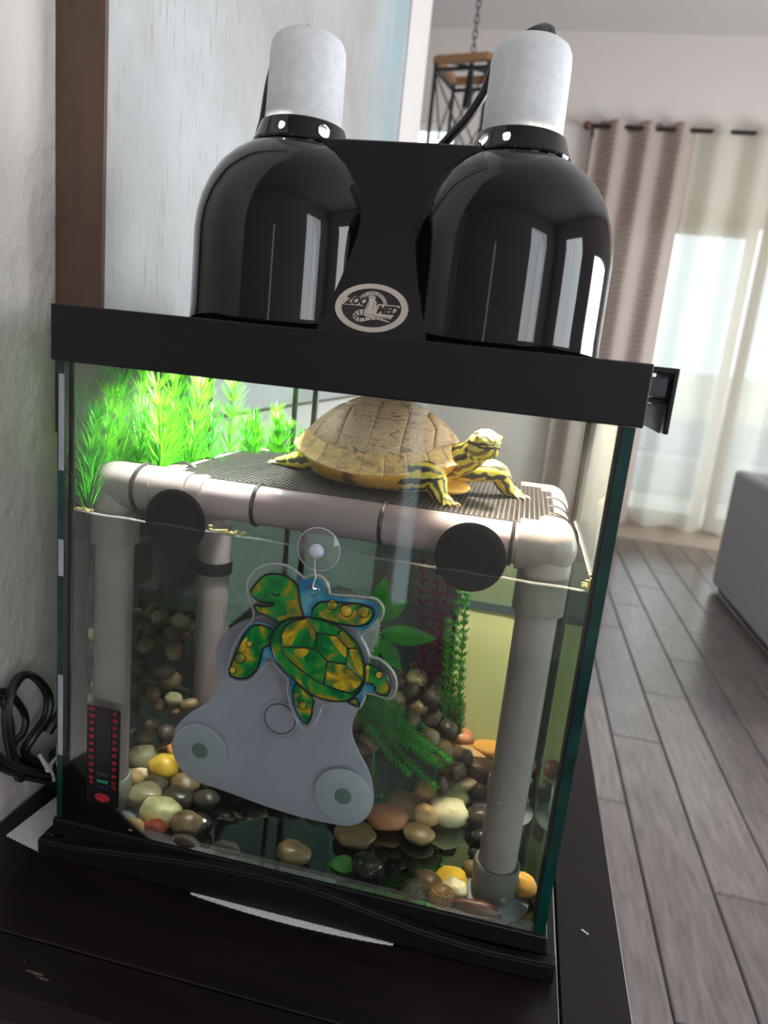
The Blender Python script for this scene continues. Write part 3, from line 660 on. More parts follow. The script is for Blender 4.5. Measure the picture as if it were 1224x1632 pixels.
# mains leads from the socket caps
zz = LB+.1775+.0135+.086
part('power_lead', MB().tube(spline([(.176, LYC, zz-.001), (.170, .150, zz+.012), (.150, .172, zz+.010), (.130, .190, .862), (.1150, .199, .824), (.1095, .20, .785), (.104, .205, .745), (.112, .25, .63), (.118, .29, .580), (.120, .326, .5735), (.1205, .345, .55), (.1215, .345, .45), (.1235, .346, .30), (.125, .35, .12), (.13, .36, .0045)], 6), .0038, 8), CORD, t)
part('power_lead', MB().tube(spline([(.404, LYC, zz-.001), (.400, .150, zz+.016), (.386, .168, zz+.022), (.366, .172, zz+.010), (.352, .172, .830), (.345, .172, .808), (.331, .172, .784), (.316, .175, .768), (.296, .195, .748), (.28, .215, .70), (.24, .25, .63), (.175, .29, .582), (.152, .326, .575), (.149, .345, .55), (.150, .345, .45), (.148, .346, .30), (.15, .35, .12), (.16, .37, .0050)], 6), .0046, 8), CORD, t)

# ================================================================== BASKING DOCK
BOT = .0288
PR = .0190; RZ = .3990; FRY = .048; BRY = .270
FOOTD = mat('dark_grey_collar', srgb(108, 104, 100), .42, col2=srgb(98, 94, 91), scale=30)
LEGS = ((.0375, .050), (.4650, .052), (.0790, .205), (.4700, .205))
t = dock = thing('basking_dock', 'grey pipe basking platform with a black mesh deck standing in the tank', 'basking platform', (.26, .16, BOT))
for i, (x, y) in enumerate(LEGS):
    lg = part('leg', MB().tube([(x, y, BOT+.030), (x, y, RZ-.01)], PR, 24), PVC, t)
    part('leg_socket', MB().lathe([(PR+.0002, .338), (.0236, .338), (.0236, RZ-.006), (.0225, RZ)], (x, y, 0), 'z', 28), PVCF, lg)
    ft = part('foot', MB().lathe([(.021, BOT+.005), (.0228, BOT+.010), (.0232, BOT+.040), (.0222, BOT+.042), (.0196, BOT+.042), (.0192, BOT+.036), (.0, BOT+.030)], (x, y, 0), 'z', 28), FOOTM if i != 1 else FOOTD, t)
    part('foot_disc', MB().lathe([(.0, BOT+.0046), (.024, BOT+.0046), (.0345, BOT+.0022), (.0370, BOT+.0008), (.0365, BOT+.0002), (0, BOT+.0002)], (x, y, 0), 'z', 32), PADM, ft)
    if i == 1: part('screw', MB().lathe([(.0028, -.0012), (.0024, .0006), (.0012, .0008), (.0, .0)], (x+.010, y-.0208, BOT+.016), 'y', 12), FOOTM, ft)
def rod(name, a, b, r, m=PVC, parent=dock, n=24): return part(name, MB().tube([a, b], r, n), m, parent)
rod('rail', (.10, FRY, RZ), (.445, FRY, RZ), PR); rod('rail', (.118, BRY, RZ), (.445, BRY, RZ), PR)
rod('rail', (.090, .072, RZ), (.090, BRY-.02, RZ), PR); rod('rail', (.4700, .075, RZ), (.4700, BRY-.02, RZ), PR)
def elbow(x, y, arms, r=.0232, drop=0):
    mb = MB(); mb.ell((x, y, RZ), (r, r, r), 12)
    for dx, dy in arms: mb.tube([(x, y, RZ), (x+dx, y+dy, RZ)], r, 24)
    return part('corner_fitting', mb, PVCF, dock, ang=50)
elbow(.0385, .049, ((.046, 0),)); elbow(.090, FRY, ((.030, 0), (-.004, 0), (0, .030)), .0222)
elbow(.4680, .0495, ((-.030, 0), (0, .034))); elbow(.090, BRY, ((.034, 0), (0, -.032)), .0222); elbow(.4700, BRY, ((-.034, 0), (0, -.032)), .0222)
part('rail_collar', MB().lathe([(PR, -.006), (.0212, -.005), (.0220, 0), (.0212, .005), (PR, .006)], (.1315, FRY, RZ), 'x', 24), PVCF, dock)
part('rail_collar', MB().lathe([(PR, -.004), (.0205, -.003), (.0205, .003), (PR, .004)], (.1240, FRY, RZ), 'x', 24), PVCF, dock)
# deck mesh: thin bars in both directions
mb = MB(); MZ = .4182
nx, ny = 78, 38; x0, x1, y0, y1 = .095, .470, .050, .270
for i in range(nx+1): x = x0+(x1-x0)*i/nx; mb.box(x-.0007, x+.0007, y0, y1, MZ-.0006, MZ+.0006)
for i in range(ny+1): y = y0+(y1-y0)*i/ny; mb.box(x0, x1, y-.0009, y+.0009, MZ-.0007, MZ+.0005)
part('deck_mesh', mb, MATN, dock, kind='stuff', smooth=False)
TIEB = mat('black_tie', srgb(24, 22, 24), .35, col2=srgb(34, 31, 33), scale=50)
def tie(c, ax, r=.0196, w=.0022, tilt=0):
    pts = []
    for k in range(24):
        a = 2*pi*k/24; s = tilt*math.cos(a)
        pts.append((c[0]+s, c[1]+r*math.cos(a), c[2]+r*math.sin(a)) if ax == 'x' else (c[0]+r*math.cos(a), c[1]+s, c[2]+r*math.sin(a)))
    part('cable_tie', MB().tube(pts, w, 6, closed=True), TIEB, dock)
for x in (.1900, .3140, .4330): tie((x, FRY, RZ), 'x', w=.0020)
for x, tl_ in ((.0700, .002),): tie((x, .049, RZ), 'x', .0238, .0022, tl_)
for y, tl_ in ((.088, .004), (.094, -.003), (.150, .004), (.157, -.004), (.215, .004), (.222, -.003)): tie((.090, y, RZ), 'y', .0197 if y > .1 else .0225, .0012, tl_)
for y in (.080, .112, .150, .200): tie((.4700, y, RZ), 'y', .0237 if y < .085 else .0197, .0010, .003)
for x in (.135, .23, .33, .43): tie((x, BRY, RZ), 'x', .0198, .0015, .002)
# black suction cups pressed against the inside of the front glass
for cx, cz, r in ((.1230, .3805, .0308), (.3995, .3895, .0312)):
    c = part('suction_cup', MB().lathe([(0, .0112), (.70*r, .0112), (.72*r, .0106), (r*.97, .0106), (r, .0110), (r*.98, .0122), (r*.7, .0165), (r*.4, .021), (.009, .024), (.009, .030), (0, .030)], (cx, 0, cz), 'y', 48), RUBBER, dock, ang=25)
# ================================================================== THE TURTLE
TO = Vector((.287, .146, 0)); hd = R(-6); hu = Vector((math.cos(hd), math.sin(hd), 0)); hv_ = Vector((-math.sin(hd), math.cos(hd), 0))
TA, TB = .094, .0715; DECK = MZ+.0008
def rimz(u): return .4385+.0165*u*u+.003*max(0, u)
def dome(u, v):
    r = min(1, math.hypot(u, v)); keel = .0025*math.exp(-(v/.10)**2)*(1-r)
    return rimz(u)+.0690*max(0, 1-r**2.3)**1.04+keel
def TP(u, v, dz=0): p = TO+hu*(u*TA)+hv_*(v*TB); return (p.x, p.y, dome(u, v)+dz)
t = turtle = thing('turtle', 'pond slider turtle with yellow striped skin basking on the black mesh deck', 'turtle', (.287, .146, DECK))
def skin_mat():
    m, tt, N, L, P, O = nt('striped_turtle_skin'); a = N.new('ShaderNodeAttribute'); a.attribute_name = 'Col'
    L.new(a.outputs['Color'], P.inputs['Base Color']); P.inputs['Roughness'].default_value = .45
    tc = N.new('ShaderNodeTexCoord'); vo = N.new('ShaderNodeTexVoronoi'); vo.inputs['Scale'].default_value = 700; L.new(tc.outputs['Object'], vo.inputs['Vector'])
    b = N.new('ShaderNodeBump'); b.inputs['Strength'].default_value = .25; b.inputs['Distance'].default_value = .0006; L.new(vo.outputs['Distance'], b.inputs['Height']); L.new(b.outputs[0], P.inputs['Normal'])
    return m
HD = Vector((.60, -.78, .14)).normalized(); HS = Vector((0, 0, 1)).cross(HD).normalized(); HU = HD.cross(HS)
HC = Vector((.3945, .106, .4778))
BON = [  # centre line, radii, stripes
 ([(.335, .135, .450), (.3600, .129, .4530), (.3800, .119, .4630), (.3905, .110, .4745)], [.021, .0185, .0155, .0130], 9),
 ([(.312, .108, .4370), (.3300, .094, .4400), (.3495, .0860, .4435), (.3565, .0820, .4330), (.3600, .0810, .4260), (.3655, .0800, .4232)], [.0165, .0160, .0128, .0098, .0080, .0062], 7),
 ([(.362, .152, .4440), (.3880, .150, .4460), (.4080, .156, .4455), (.4165, .164, .4340), (.4215, .167, .4275), (.4280, .1695, .4245)], [.0155, .0130, .0112, .0094, .0078, .0060], 6),
 ([(.245, .140, .4390), (.2190, .146, .4370), (.1960, .157, .4310), (.1810, .166, .4265), (.1700, .172, .4240)], [.0165, .0140, .0112, .0085, .0060], 5),
 ([(.240, .185, .4390), (.2150, .208, .4340), (.1960, .220, .4275), (.1860, .226, .4240)], [.0165, .0130, .0098, .0065], 5),
 ([(.210, .157, .4400), (.192, .159, .4320), (.180, .158, .4280)], [.0085, .0050, .0016], 3)]
mb = MB()
for pts, rr, ns in BON:
    sp = spline(pts, 4); n = len(sp); r2 = []
    for i in range(n):
        f = i/(n-1)*(len(rr)-1); k = min(int(f), len(rr)-2); r2.append(rr[k]+(rr[k+1]-rr[k])*(f-k))
    mb.tube(sp, r2, 14); mb.ell(sp[0], (r2[0],)*3, 7); mb.ell(sp[-1], (r2[-1],)*3, 7)
RH = Matrix((HD, HS, HU)).transposed()
for off, rad in (((0, 0, 0.001), (.0180, .0136, .0142)), ((-.005, 0, -.001), (.0140, .0146, .0152)), ((.0110, 0, .0005), (.0090, .0092, .0108)), ((.004, 0, -.0062), (.0142, .0112, .0090)), ((.0165, 0, .0010), (.0036, .0046, .0050)), ((.0055, .0098, .0060), (.0052, .0040, .0044)), ((.0055, -.0098, .0060), (.0052, .0040, .0044))):
    mb.ell(HC+RH @ Vector(off), rad, 9, rot=RH)
CLAWS = []
def toes(c, d, spread, ln, n=5, up=0):
    c = Vector(c); d = Vector(d).normalized(); s = Vector((0, 0, 1)).cross(d).normalized()
    for i in range(n):
        a = (i-(n-1)/2)/((n-1)/2)*spread; q = (d*math.cos(a)+s*math.sin(a)).normalized(); l = ln*(1-.18*abs(i-(n-1)/2))
        p = [c, c+q*l*.55+Vector((0, 0, .0012)), c+q*l]; p[1].z = max(p[1].z, DECK+.0024); p[2].z = DECK+.0022
        mb.tube(spline(p, 3), [.0036, .0034, .0032, .0030, .0028, .0025, .0021], 8); mb.ell(p[2], (.0022,)*3, 5)
        CLAWS.append((p[2]+q*.0012, p[2]+q*.0055+Vector((0, 0, .0004)), p[2]+q*.0092-Vector((0, 0, .0013))))
toes((.3655, .0795, .4228), (.72, -.62, 0), .85, .0100); toes((.4285, .1695, .4240), (.9, -.35, 0), .80, .0110)
toes((.1695, .1725, .4236), (-.95, .25, 0), .75, .0115); toes((.1860, .226, .4235), (-.9, .4, 0), .75, .010)
me = mesh('turtle_body', mb, skin_mat(), ORG[t], smooth=False)
o = link('body', me, ORG[t], t)
md = o.modifiers.new('r', 'REMESH'); md.mode = 'VOXEL'; md.voxel_size = .00105
ms = o.modifiers.new('s', 'SMOOTH'); ms.iterations = 4; ms.factor = .5
bpy.context.view_layer.update()
me2 = bpy.data.meshes.new_from_object(o.evaluated_get(bpy.context.evaluated_depsgraph_get())); o.modifiers.clear(); o.data = me2; me2.name = 'body'
me2.polygons.foreach_set('use_smooth', [True]*len(me2.polygons))
ca = me2.color_attributes.new('Col', 'FLOAT_COLOR', 'POINT')
segs = []
for bi, (pts, rr, ns) in enumerate(BON):
    for i in range(len(pts)-1): segs.append((Vector(pts[i]), Vector(pts[i+1]), (rr[i]+rr[i+1])/2, ns, bi))
YEL, DRK, ORA, PALE = Vector(srgb(226, 208, 74)), Vector(srgb(40, 40, 34)), Vector(srgb(222, 160, 74)), Vector(srgb(236, 226, 120))
org = Vector(ORG[t]); buf = []
for v in me2.vertices:
    p = v.co+org; hq = RH.transposed() @ (p-HC); hr = Vector((hq.x/.019, hq.y/.0145, hq.z/.0155)).length
    best = None
    for a, b, r, ns, bi in segs:
        ab = b-a; f = max(0, min(1, (p-a).dot(ab)/ab.length_squared)); d = (p-a-ab*f).length/r
        if best is None or d < best[0]: best = (d, a, ab, ns, bi, f)
    nz = noise.noise(p*130)
    if hr < 1.12 and hq.x > -.010:      # head: yellow with dark lines running back from the snout, dark mouth corner
        ang = math.atan2(hq.z, abs(hq.y)); k = math.sin(ang*9.0+1.1+nz*1.4+hq.x*70)
        w = 1 if k > .15 else 0
        if hq.z > .0085 and hq.x > .004: w *= .15
        if abs(hq.z+.0036) < .0011 and hq.x > .006: w = 1
        if hq.x > .0165 and abs(hq.z-.0022) < .0010 and .0008 < abs(hq.y) < .0024: w = 1
        c = PALE.lerp(DRK, w) if hq.z > -.006 else YEL.lerp(DRK, w*.8)
    else:
        d, a, ab, ns, bi, f = best
        x = ab.normalized(); u = Vector((0, 0, 1))-x*x.z; u = u.normalized() if u.length > .05 else x.orthogonal().normalized(); q = p-a
        ang = math.atan2(q.dot(x.cross(u)), q.dot(u)); k = math.sin(ang*ns+nz*1.5+bi)
        w = 1 if k > (.05 if bi else .12) else 0
        base = YEL
        if bi and q.dot(u) < -.35*best[0]*.012: base = YEL.lerp(ORA, .5)
        c = base.lerp(DRK, w)
        if bi == 0 and q.dot(u) < -.006: c = c.lerp(ORA, .25)
    buf += [c.x, c.y, c.z, 1]
ca.data.foreach_set('color', buf)
CLAWM = mat('horn_claw', srgb(190, 160, 104), .4, col2=srgb(150, 122, 80), scale=300)
mb = MB()
for a, b, c in CLAWS: mb.tube([a, b, c], [.0013, .0009, .0002], 6)
part('claws', mb, CLAWM, t)
EYE = mat('turtle_eye', srgb(206, 196, 92), .08, col2=srgb(186, 176, 70), scale=600); PUP = mat('dark_pupil', srgb(8, 8, 8), .05, col2=srgb(14, 13, 12), scale=100)
for s in (1, -1):
    c = HC+RH @ Vector((.0072, s*.0122, .0062)); ey = part('eye', MB().ell(c, (.0027,)*3, 8), EYE, t)
    part('pupil', MB().ell(c+RH @ Vector((.0008, s*.0019, .0002)), (.0013, .0011, .0013), 6), PUP, ey)
# shell: under-dome, plastron, then every scute
SC1 = mat('scute_horn', srgb(150, 124, 84), .42, bump=.35, bscale=240, ramp=[(.32, srgb(92, 74, 58)), (.40, srgb(164, 140, 112)), (.50, srgb(214, 190, 154)), (.58, srgb(182, 154, 124)), (.70, srgb(232, 212, 172))], scale=95, detail=6, stretch=(.5, 1, 1.8), dist=2.2, var=.10)
SC2 = mat('marginal_horn', srgb(176, 138, 80), .42, bump=.3, bscale=240, ramp=[(.28, srgb(126, 98, 68)), (.42, srgb(184, 152, 108)), (.56, srgb(220, 188, 128)), (.75, srgb(238, 194, 100))], scale=110, detail=6, dist=1.5, stretch=(.6, 1, 1.4), var=.10)
SEAM = mat('shell_seam', srgb(196, 172, 138), .6, col2=srgb(150, 124, 92), scale=90)
PLAS = mat('plastron_yellow', srgb(226, 160, 62), .4, ramp=[(.34, srgb(112, 78, 40)), (.42, srgb(222, 160, 70)), (.6, srgb(236, 176, 74)), (.8, srgb(232, 196, 110))], scale=34, detail=2, bump=.1, bscale=150)
mb = MB(); vs = []; fs = []; nr, na = 14, 64
for i in range(nr+1):
    for j in range(na): a = 2*pi*j/na; r = i/nr*.985; x = TP(r*math.cos(a), r*math.sin(a), -.0016); vs.append(x)
for i in range(nr):
    for j in range(na): fs.append((i*na+j, (i+1)*na+j, (i+1)*na+(j+1) % na, i*na+(j+1) % na))
mb.add(vs, fs); part('shell_base', mb, SEAM, t)
mb = MB(); vs = []; fs = []
PRF = [(1.0, 0), (.985, -.0035), (.95, -.0060), (.88, -.0100), (.80, None, .4255), (.70, None, .4215), (.5, None, .4203), (.2, None, .4201)]
for q in PRF:
    for j in range(na):
        a = 2*pi*j/na; u, v = q[0]*math.cos(a), q[0]*math.sin(a); p = TO+hu*(u*TA)+hv_*(v*TB)
        vs.append((p.x, p.y, rimz(u)+q[1] if len(q) == 2 else q[2]))
for i in range(len(PRF)-1):
    for j in range(na): fs.append((i*na+j, (i+1)*na+j, (i+1)*na+(j+1) % na, i*na+(j+1) % na))
fs.append(tuple(range((len(PRF)-1)*na, len(PRF)*na)))
mb.add(vs, fs)
c = TO+hu*.074; mb.ell((c.x, c.y, .4268), (.024, .036, .0066), 10)
part('plastron', mb, PLAS, t, ang=70, label='orange yellow underside of the shell')
us = [-.76, -.47, -.15, .18, .49, .76]; ms_ = [(us[i]+us[i+1])/2 for i in range(5)]
ring = lambda a, r=.865: (r*math.cos(R(a)), r*math.sin(R(a)))
th = [math.degrees(math.acos(max(-1, min(1, m_*1.08/.865)))) for m_ in ms_]
SC = []
for i in range(5):
    if i == 0: P_ = [(us[1], .15), (ms_[0], .27)]+[ring(a) for a in (th[0], 160, 180, 200, 360-th[0])]+[(ms_[0], -.27), (us[1], -.15)]
    elif i == 4: P_ = [(us[4], -.15), (ms_[4], -.27)]+[ring(a) for a in (-th[4], -18, 0, 18, th[4])]+[(ms_[4], .27), (us[4], .15)]
    else: P_ = [(us[i], .15), (us[i], -.15), (ms_[i], -.27), (us[i+1], -.15), (us[i+1], .15), (ms_[i], .27)]
    SC.append(('vertebral_scute', P_, SC1))
for s in (1, -1):
    for j in range(4):
        a0, a1 = th[j], th[j+1]
        P_ = [(ms_[j], .27*s), (us[j+1], .15*s), (ms_[j+1], .27*s)]+[(ring(a)[0], ring(a)[1]*s) for a in [a1+(a0-a1)*k/4 for k in range(5)]]
        SC.append(('costal_scute', P_, SC1))
for k in range(24):
    a0, a1 = k*15, k*15+15
    SC.append(('marginal_scute', [ring(a0), ring(a0+5), ring(a0+10), ring(a1), ring(a1, .95), ring(a1, 1.02), ring(a0+10, 1.035), ring(a0+5, 1.035), ring(a0, 1.02), ring(a0, .95)], SC2))
for nm, P_, m_ in SC:
    dn = []
    for i in range(len(P_)):
        a, b = Vector(P_[i]), Vector(P_[(i+1) % len(P_)]); n = max(1, int((b-a).length/.085))
        dn += [a.lerp(b, k/n) for k in range(n)]
    c = sum(dn, Vector((0, 0)))/len(dn); mb = MB(); n = len(dn); vs = [TP(c.x, c.y, .0011)]; fs = []
    for t_, h_ in ((.35, .0010), (.62, .0008), (.82, .0005), (.93, .0001), (.985, -.0012)):
        vs += [TP(*(c+(p-c)*t_), h_) for p in dn]
    for j in range(n): fs.append((0, 1+j, 1+(j+1) % n))
    for i in range(4):
        for j in range(n): fs.append((1+i*n+j, 1+(i+1)*n+j, 1+(i+1)*n+(j+1) % n, 1+i*n+(j+1) % n))
    mb.add(vs, fs); part(nm, mb, m_, t, ang=60)
# ================================================================== SUN CATCHER, HOOK, PLATE, STRIP (x, z in 0.1 mm)
SC_outline = [(2054,3311),(2051,3406),(2096,3501),(2186,3576),(2300,3612),(2415,3608),(2505,3568),(2577,3523),(2613,3550),(2662,3568),(2726,3565),(2778,3528),(2808,3475),(2824,3424),(2866,3416),(3082,3436),(3220,3443),(3277,3420),(3318,3363),(3318,3292),(3285,3214),(3222,3144),(3163,3104),(3143,3064),(3171,3025),(3213,2959),(3247,2900),(3318,2891),(3392,2854),(3462,2793),(3503,2712),(3510,2609),(3469,2529),(3398,2534),(3298,2543),(3242,2532),(3231,2461),(3202,2382),(3155,2387),(3081,2412),(2952,2388),(2847,2328),(2832,2255),(2796,2153),(2742,2090),(2683,2082),(2619,2131),(2558,2244),(2519,2361),(2504,2451),(2506,2528),(2434,2591),(2362,2654),(2309,2666),(2268,2612),(2214,2525),(2143,2456),(2053,2420),(1977,2415),(1910,2465),(1922,2568),(1944,2712),(1983,2826),(2051,2945),(2113,3024),(2125,3071),(2120,3137),(2085,3220)]
SC_blue_a = [(2515,3530),(2578,3506),(2650,3542),(2721,3532),(2769,3476),(2804,3403),(3208,3418),(3277,3356),(3278,3277),(3206,3170),(3126,3126),(3053,3157),(2825,3160),(2681,3170),(2602,3164),(2567,3289),(2546,3416)]
SC_blue_b = [(2114,3009),(2194,3038),(2344,3006),(2324,2874),(2362,2760),(2476,2630),(2587,2529),(2579,2451),(2607,2286),(2709,2127),(2664,2125),(2588,2243),(2539,2381),(2525,2525),(2432,2621),(2352,2698),(2291,2709),(2246,2608),(2148,2481),(2022,2432),(1928,2473),(1952,2574),(1974,2717),(2039,2897)]
SC_blue_c = [(3176,2541),(3222,2656),(3280,2641),(3320,2601),(3295,2565),(3226,2548),(3216,2473),(3193,2411)]
SC_green = [[(2094,3310),(2133,3398),(2207,3490),(2306,3524),(2408,3520),(2498,3473),(2540,3401),(2563,3289),(2602,3164),(2510,3140),(2426,3095),(2377,3061),(2323,3096),(2232,3124),(2165,3138),(2138,3200),(2198,3198),(2285,3214),(2319,3246),(2254,3238),(2165,3249)],[(2323,2994),(2210,3019),(2130,2989),(2068,2903),(2015,2786),(1970,2655),(1935,2485),(1990,2457),(2081,2460),(2161,2514),(2215,2610),(2237,2737),(2254,2808),(2304,2840),(2312,2933)],[(2697,3181),(2688,3252),(2726,3317),(2795,3343),(2949,3359),(3087,3377),(3207,3361),(3239,3328),(3231,3262),(3188,3203),(3108,3170),(2996,3161),(2868,3160),(2767,3175)],[(3213,2819),(3298,2820),(3386,2778),(3437,2699),(3453,2613),(3430,2563),(3366,2565),(3329,2587),(3316,2645),(3272,2651),(3229,2658)],[(2589,2507),(2650,2481),(2744,2422),(2769,2381),(2761,2302),(2760,2224),(2724,2130),(2659,2187),(2599,2284),(2573,2372),(2571,2449)],[(3086,2431),(3167,2486),(3189,2407)],[(2317,2866),(2332,2966),(2384,3058),(2467,3125),(2580,3163),(2695,3173),(2825,3160),(2956,3125),(3078,3044),(3158,2942),(3207,2803),(3215,2655),(3176,2541),(3078,2445),(2950,2411),(2803,2419),(2681,2471),(2540,2566),(2429,2652),(2356,2744)]]
SC_yellow = [[(2431,3022),(2498,3108),(2625,3150),(2728,3039),(2717,2918),(2678,3030),(2603,3060),(2552,2977),(2515,2880),(2457,2869),(2423,2938)],[(2548,2841),(2677,2873),(2654,2801),(2583,2772)],[(2866,3027),(2936,3040),(3023,2946),(3031,2858),(2963,2905)],[(3057,2937),(3115,2948),(3177,2827),(3197,2696),(3117,2785)],[(2953,3087),(3019,3063),(3098,2982),(3036,2963)],[(2861,2751),(3003,2778),(3108,2724),(3187,2649),(3124,2561),(2997,2535),(2906,2578),(2856,2644)],[(2442,3267),(2525,3311),(2561,3230),(2580,3167),(2396,3097),(2365,3121),(2449,3166)],[(2732,3238),(2847,3234),(2984,3290),(3205,3314),(3175,3223),(3078,3182),(2909,3182),(2809,3186)],[(2003,2738),(2078,2874),(2090,2800),(2021,2695)],[(2581,2420),(2609,2348),(2640,2246),(2597,2315)],[(3221,2806),(3249,2811),(3251,2722),(3235,2674)],[(3100,2434),(3155,2468),(3166,2425)]]
SC_lines = [[(2412,2891),(2410,2951),(2431,3029),(2498,3108),(2625,3153)],[(2402,2919),(2431,2834),(2481,2753),(2605,2671),(2728,2603),(2864,2554),(3027,2526),(3141,2537),(3208,2653)],[(2646,3157),(2749,3043),(2740,2892),(2437,2847)],[(2749,3043),(2928,3046),(2952,3102)],[(2928,3046),(3037,2948),(3128,2965)],[(3037,2948),(3045,2794),(3215,2655)],[(3045,2794),(2865,2789),(2740,2892)],[(2865,2789),(2850,2551)],[(2290,3351),(2313,3326),(2350,3325),(2370,3346)]]
SC_spots = [((2114,2816),20),((2031,2659),34),((1963,2526),24),((2860,3326),32),((2990,3294),38),((3143,3311),36),((2598,2393),22),((2668,2317),26),((3347,2748),24)]
SC_eyelet = (2677,3424)
SC_plate = [(1691,2387),(1677,2518),(1703,2655),(1780,2780),(1903,2887),(2180,3033),(2484,3149),(2792,3141),(3045,3030),(3213,2683),(3191,2356),(3137,2214),(3095,2073),(3107,1943),(3179,1790),(3296,1613),(3369,1390),(3374,1218),(3301,1059),(3150,965),(2925,945),(2596,949),(2259,983),(1848,1043),(1500,1092),(1356,1189),(1273,1329),(1254,1468),(1295,1654),(1431,1823),(1594,1961),(1686,2117),(1705,2256)]
SC_platering = (2373,1967)
SC_platecups = [(1592,1492),(3092,1335)]
SC_pad = (2836,2943)
PEB = [  # x, y, half length, half height (0.1 mm), colour, label
 (662,1192,189,159,'yellow','bright yellow pebble,the most vivid one,right of the front left leg'),
 (354,1241,219,170,'olive','grey brown pebble just behind the bright yellow one'),
 (515,1595,121,113,'orange','orange pebble half hidden behind the bright yellow one'),
 (417,924,116,116,'tan','peach orange pebble against the front left leg'),
 (434,1077,117,84,'cream','small cream pebble beside the peach orange one'),
 (719,870,175,114,'dark','dark brown pebble below the bright yellow one'),
 (719,648,206,136,'olive','speckled grey tan pebble touching the front left leg collar'),
 (1015,442,233,147,'pale','large pale olive pebble with yellow patches,biggest of the front left cluster'),
 (1030,999,174,130,'brown','brown pebble right of the bright yellow one'),
 (1049,781,189,111,'dark','flat dark pebble between the brown one and the pale olive one'),
 (1370,371,171,137,'brown','rounded olive brown pebble at the right end of the front left cluster'),
 (1083,215,131,106,'red','dark red round pebble at the front of the left cluster'),
 (868,160,139,114,'tan','peach tan pebble left of the dark red one'),
 (581,186,192,124,'dark','dark mottled pebble under the thermometer strip'),
 (1475,136,160,96,'dark','dark pebble at the front glass below the olive brown one'),
 (1926,173,158,102,'dark','lone dark grey pebble at the front glass left of centre'),
 (1358,857,153,103,'dark','dark green brown pebble under the left end of the white plate'),
 (1489,456,139,107,'black','black pebble behind the rounded olive brown one'),
 (106,589,174,276,'yellow','tall yellow stone behind the thermometer strip'),
 (2579,359,181,95,'brown','lone gritty brown pebble at the front glass in the middle'),
 (3354,410,171,108,'black','shiny black pebble on the bottom near the front glass'),
 (3391,1255,253,101,'terra','elongated terracotta pebble at the right edge of the white plate'),
 (3119,855,236,91,'brown','elongated brown pebble left of the terracotta one'),
 (4078,1536,231,151,'cream','bright cream white pebble,the palest in the tank'),
 (3825,1410,161,126,'tan','rough tan pebble touching the bright cream white one'),
 (3793,1122,182,85,'brown','flat brown pebble in front of the rough tan one'),
 (3790,1869,177,123,'tan','golden tan pebble behind the rough tan one'),
 (4140,2324,258,111,'band','two tone pebble with a cream band over dark red brown'),
 (4080,1859,194,148,'pale','olive tan pebble with a dark middle behind the bright cream white one'),
 (3591,1542,293,104,'brown','long dark brown pebble left of the rough tan one'),
 (4348,2563,263,157,'maroon','dark maroon pebble behind the two tone one'),
 (4217,2940,233,108,'tan','flat tan pebble above the dark maroon one'),
 (4416,3163,198,110,'orange','orange tan pebble beside the front right leg'),
 (3858,2716,257,177,'pale','grey and white pebble below the green fern tip'),
 (4061,3315,180,121,'terra','pinkish brown pebble at the top of the right cluster'),
 (3724,3416,192,141,'brown','brown pebble above the grey and white one'),
 (4375,2148,136,118,'dark','dark grey pebble left of the front right leg,upper of three'),
 (4421,1573,146,136,'dark','dark grey pebble left of the front right leg,middle of three'),
 (4476,1293,109,86,'black','dark grey pebble left of the front right leg,lowest of three'),
 (3898,218,152,106,'mottle','dark mottled pebble at the left end of the front right cluster'),
 (3997,428,140,86,'brown','brown pebble behind the dark mottled one at front right'),
 (4143,213,151,120,'speck','brown pebble with bright speckles in the front right cluster'),
 (4232,525,172,87,'yellow','golden yellow pebble in the front right cluster'),
 (4277,395,131,93,'cream','cream pebble in front of the golden yellow one'),
 (4507,171,250,105,'maroon','flat dark brown pebble resting on the front right foot pad'),
 (4414,737,96,96,'brown','olive brown pebble hiding behind the front right leg collar'),
 (4957,620,134,132,'orange','rough orange pebble right of the front right leg collar'),
 (4430,1020,74,61,'black','tiny black pebble left of the front right leg'),
 (4954,2936,136,126,'red','red pebble in the rear right corner'),
]
def U(pts): return [(p[0]*1e-4, p[1]*1e-4) for p in pts]
CUPM = mat('milky_vinyl', srgb(212, 216, 228), .25, col2=srgb(204, 208, 222), scale=30, trans=.3)
# clear suction hook on the outside of the front glass
HX, HZ = .2660, .3780
t = thing('suction_hook', 'small clear suction cup with a wire hook stuck on the front glass', 'hook', (HX, .0035, HZ))
part('cup', MB().lathe([(0, .0034), (.0195, .0034), (.0200, .0029), (.0185, .0018), (.0120, -.0006), (.0065, -.0022), (0, -.0024)], (HX, 0, HZ), 'y', 40), CLEARV, t, label='clear suction cup')
part('knob', MB().lathe([(.0, -.0025), (.0052, -.0025), (.0066, -.0035), (.0066, -.0050), (.0048, -.0056), (.0046, -.0072), (.0030, -.0078), (0, -.0078)], (HX, 0, HZ), 'y', 24), CUPM, t)
part('cup_rim', MB().tube([(HX+.0196*math.cos(a*pi/20), .0026, HZ+.0196*math.sin(a*pi/20)) for a in range(40)], .0006, 6, closed=True), FROST, t)
ex, ez = SC_eyelet[0]*1e-4, SC_eyelet[1]*1e-4
STEEL = mat('bright_wire', (.75, .75, .75), .2, metal=1, col2=(.65, .65, .66), scale=60)
part('wire_hook', MB().tube(spline([(HX+.005, -.0062, HZ-.003), (HX+.0005, -.0063, HZ-.006), (HX+.0010, -.0064, HZ-.018), (ex+.0008, -.0075, ez+.014), (ex-.0002, -.0102, ez+.0065), (ex+.0002, -.0108, ez+.0030), (ex+.0022, -.0085, ez+.0026)], 6), .00075, 8), STEEL, t)
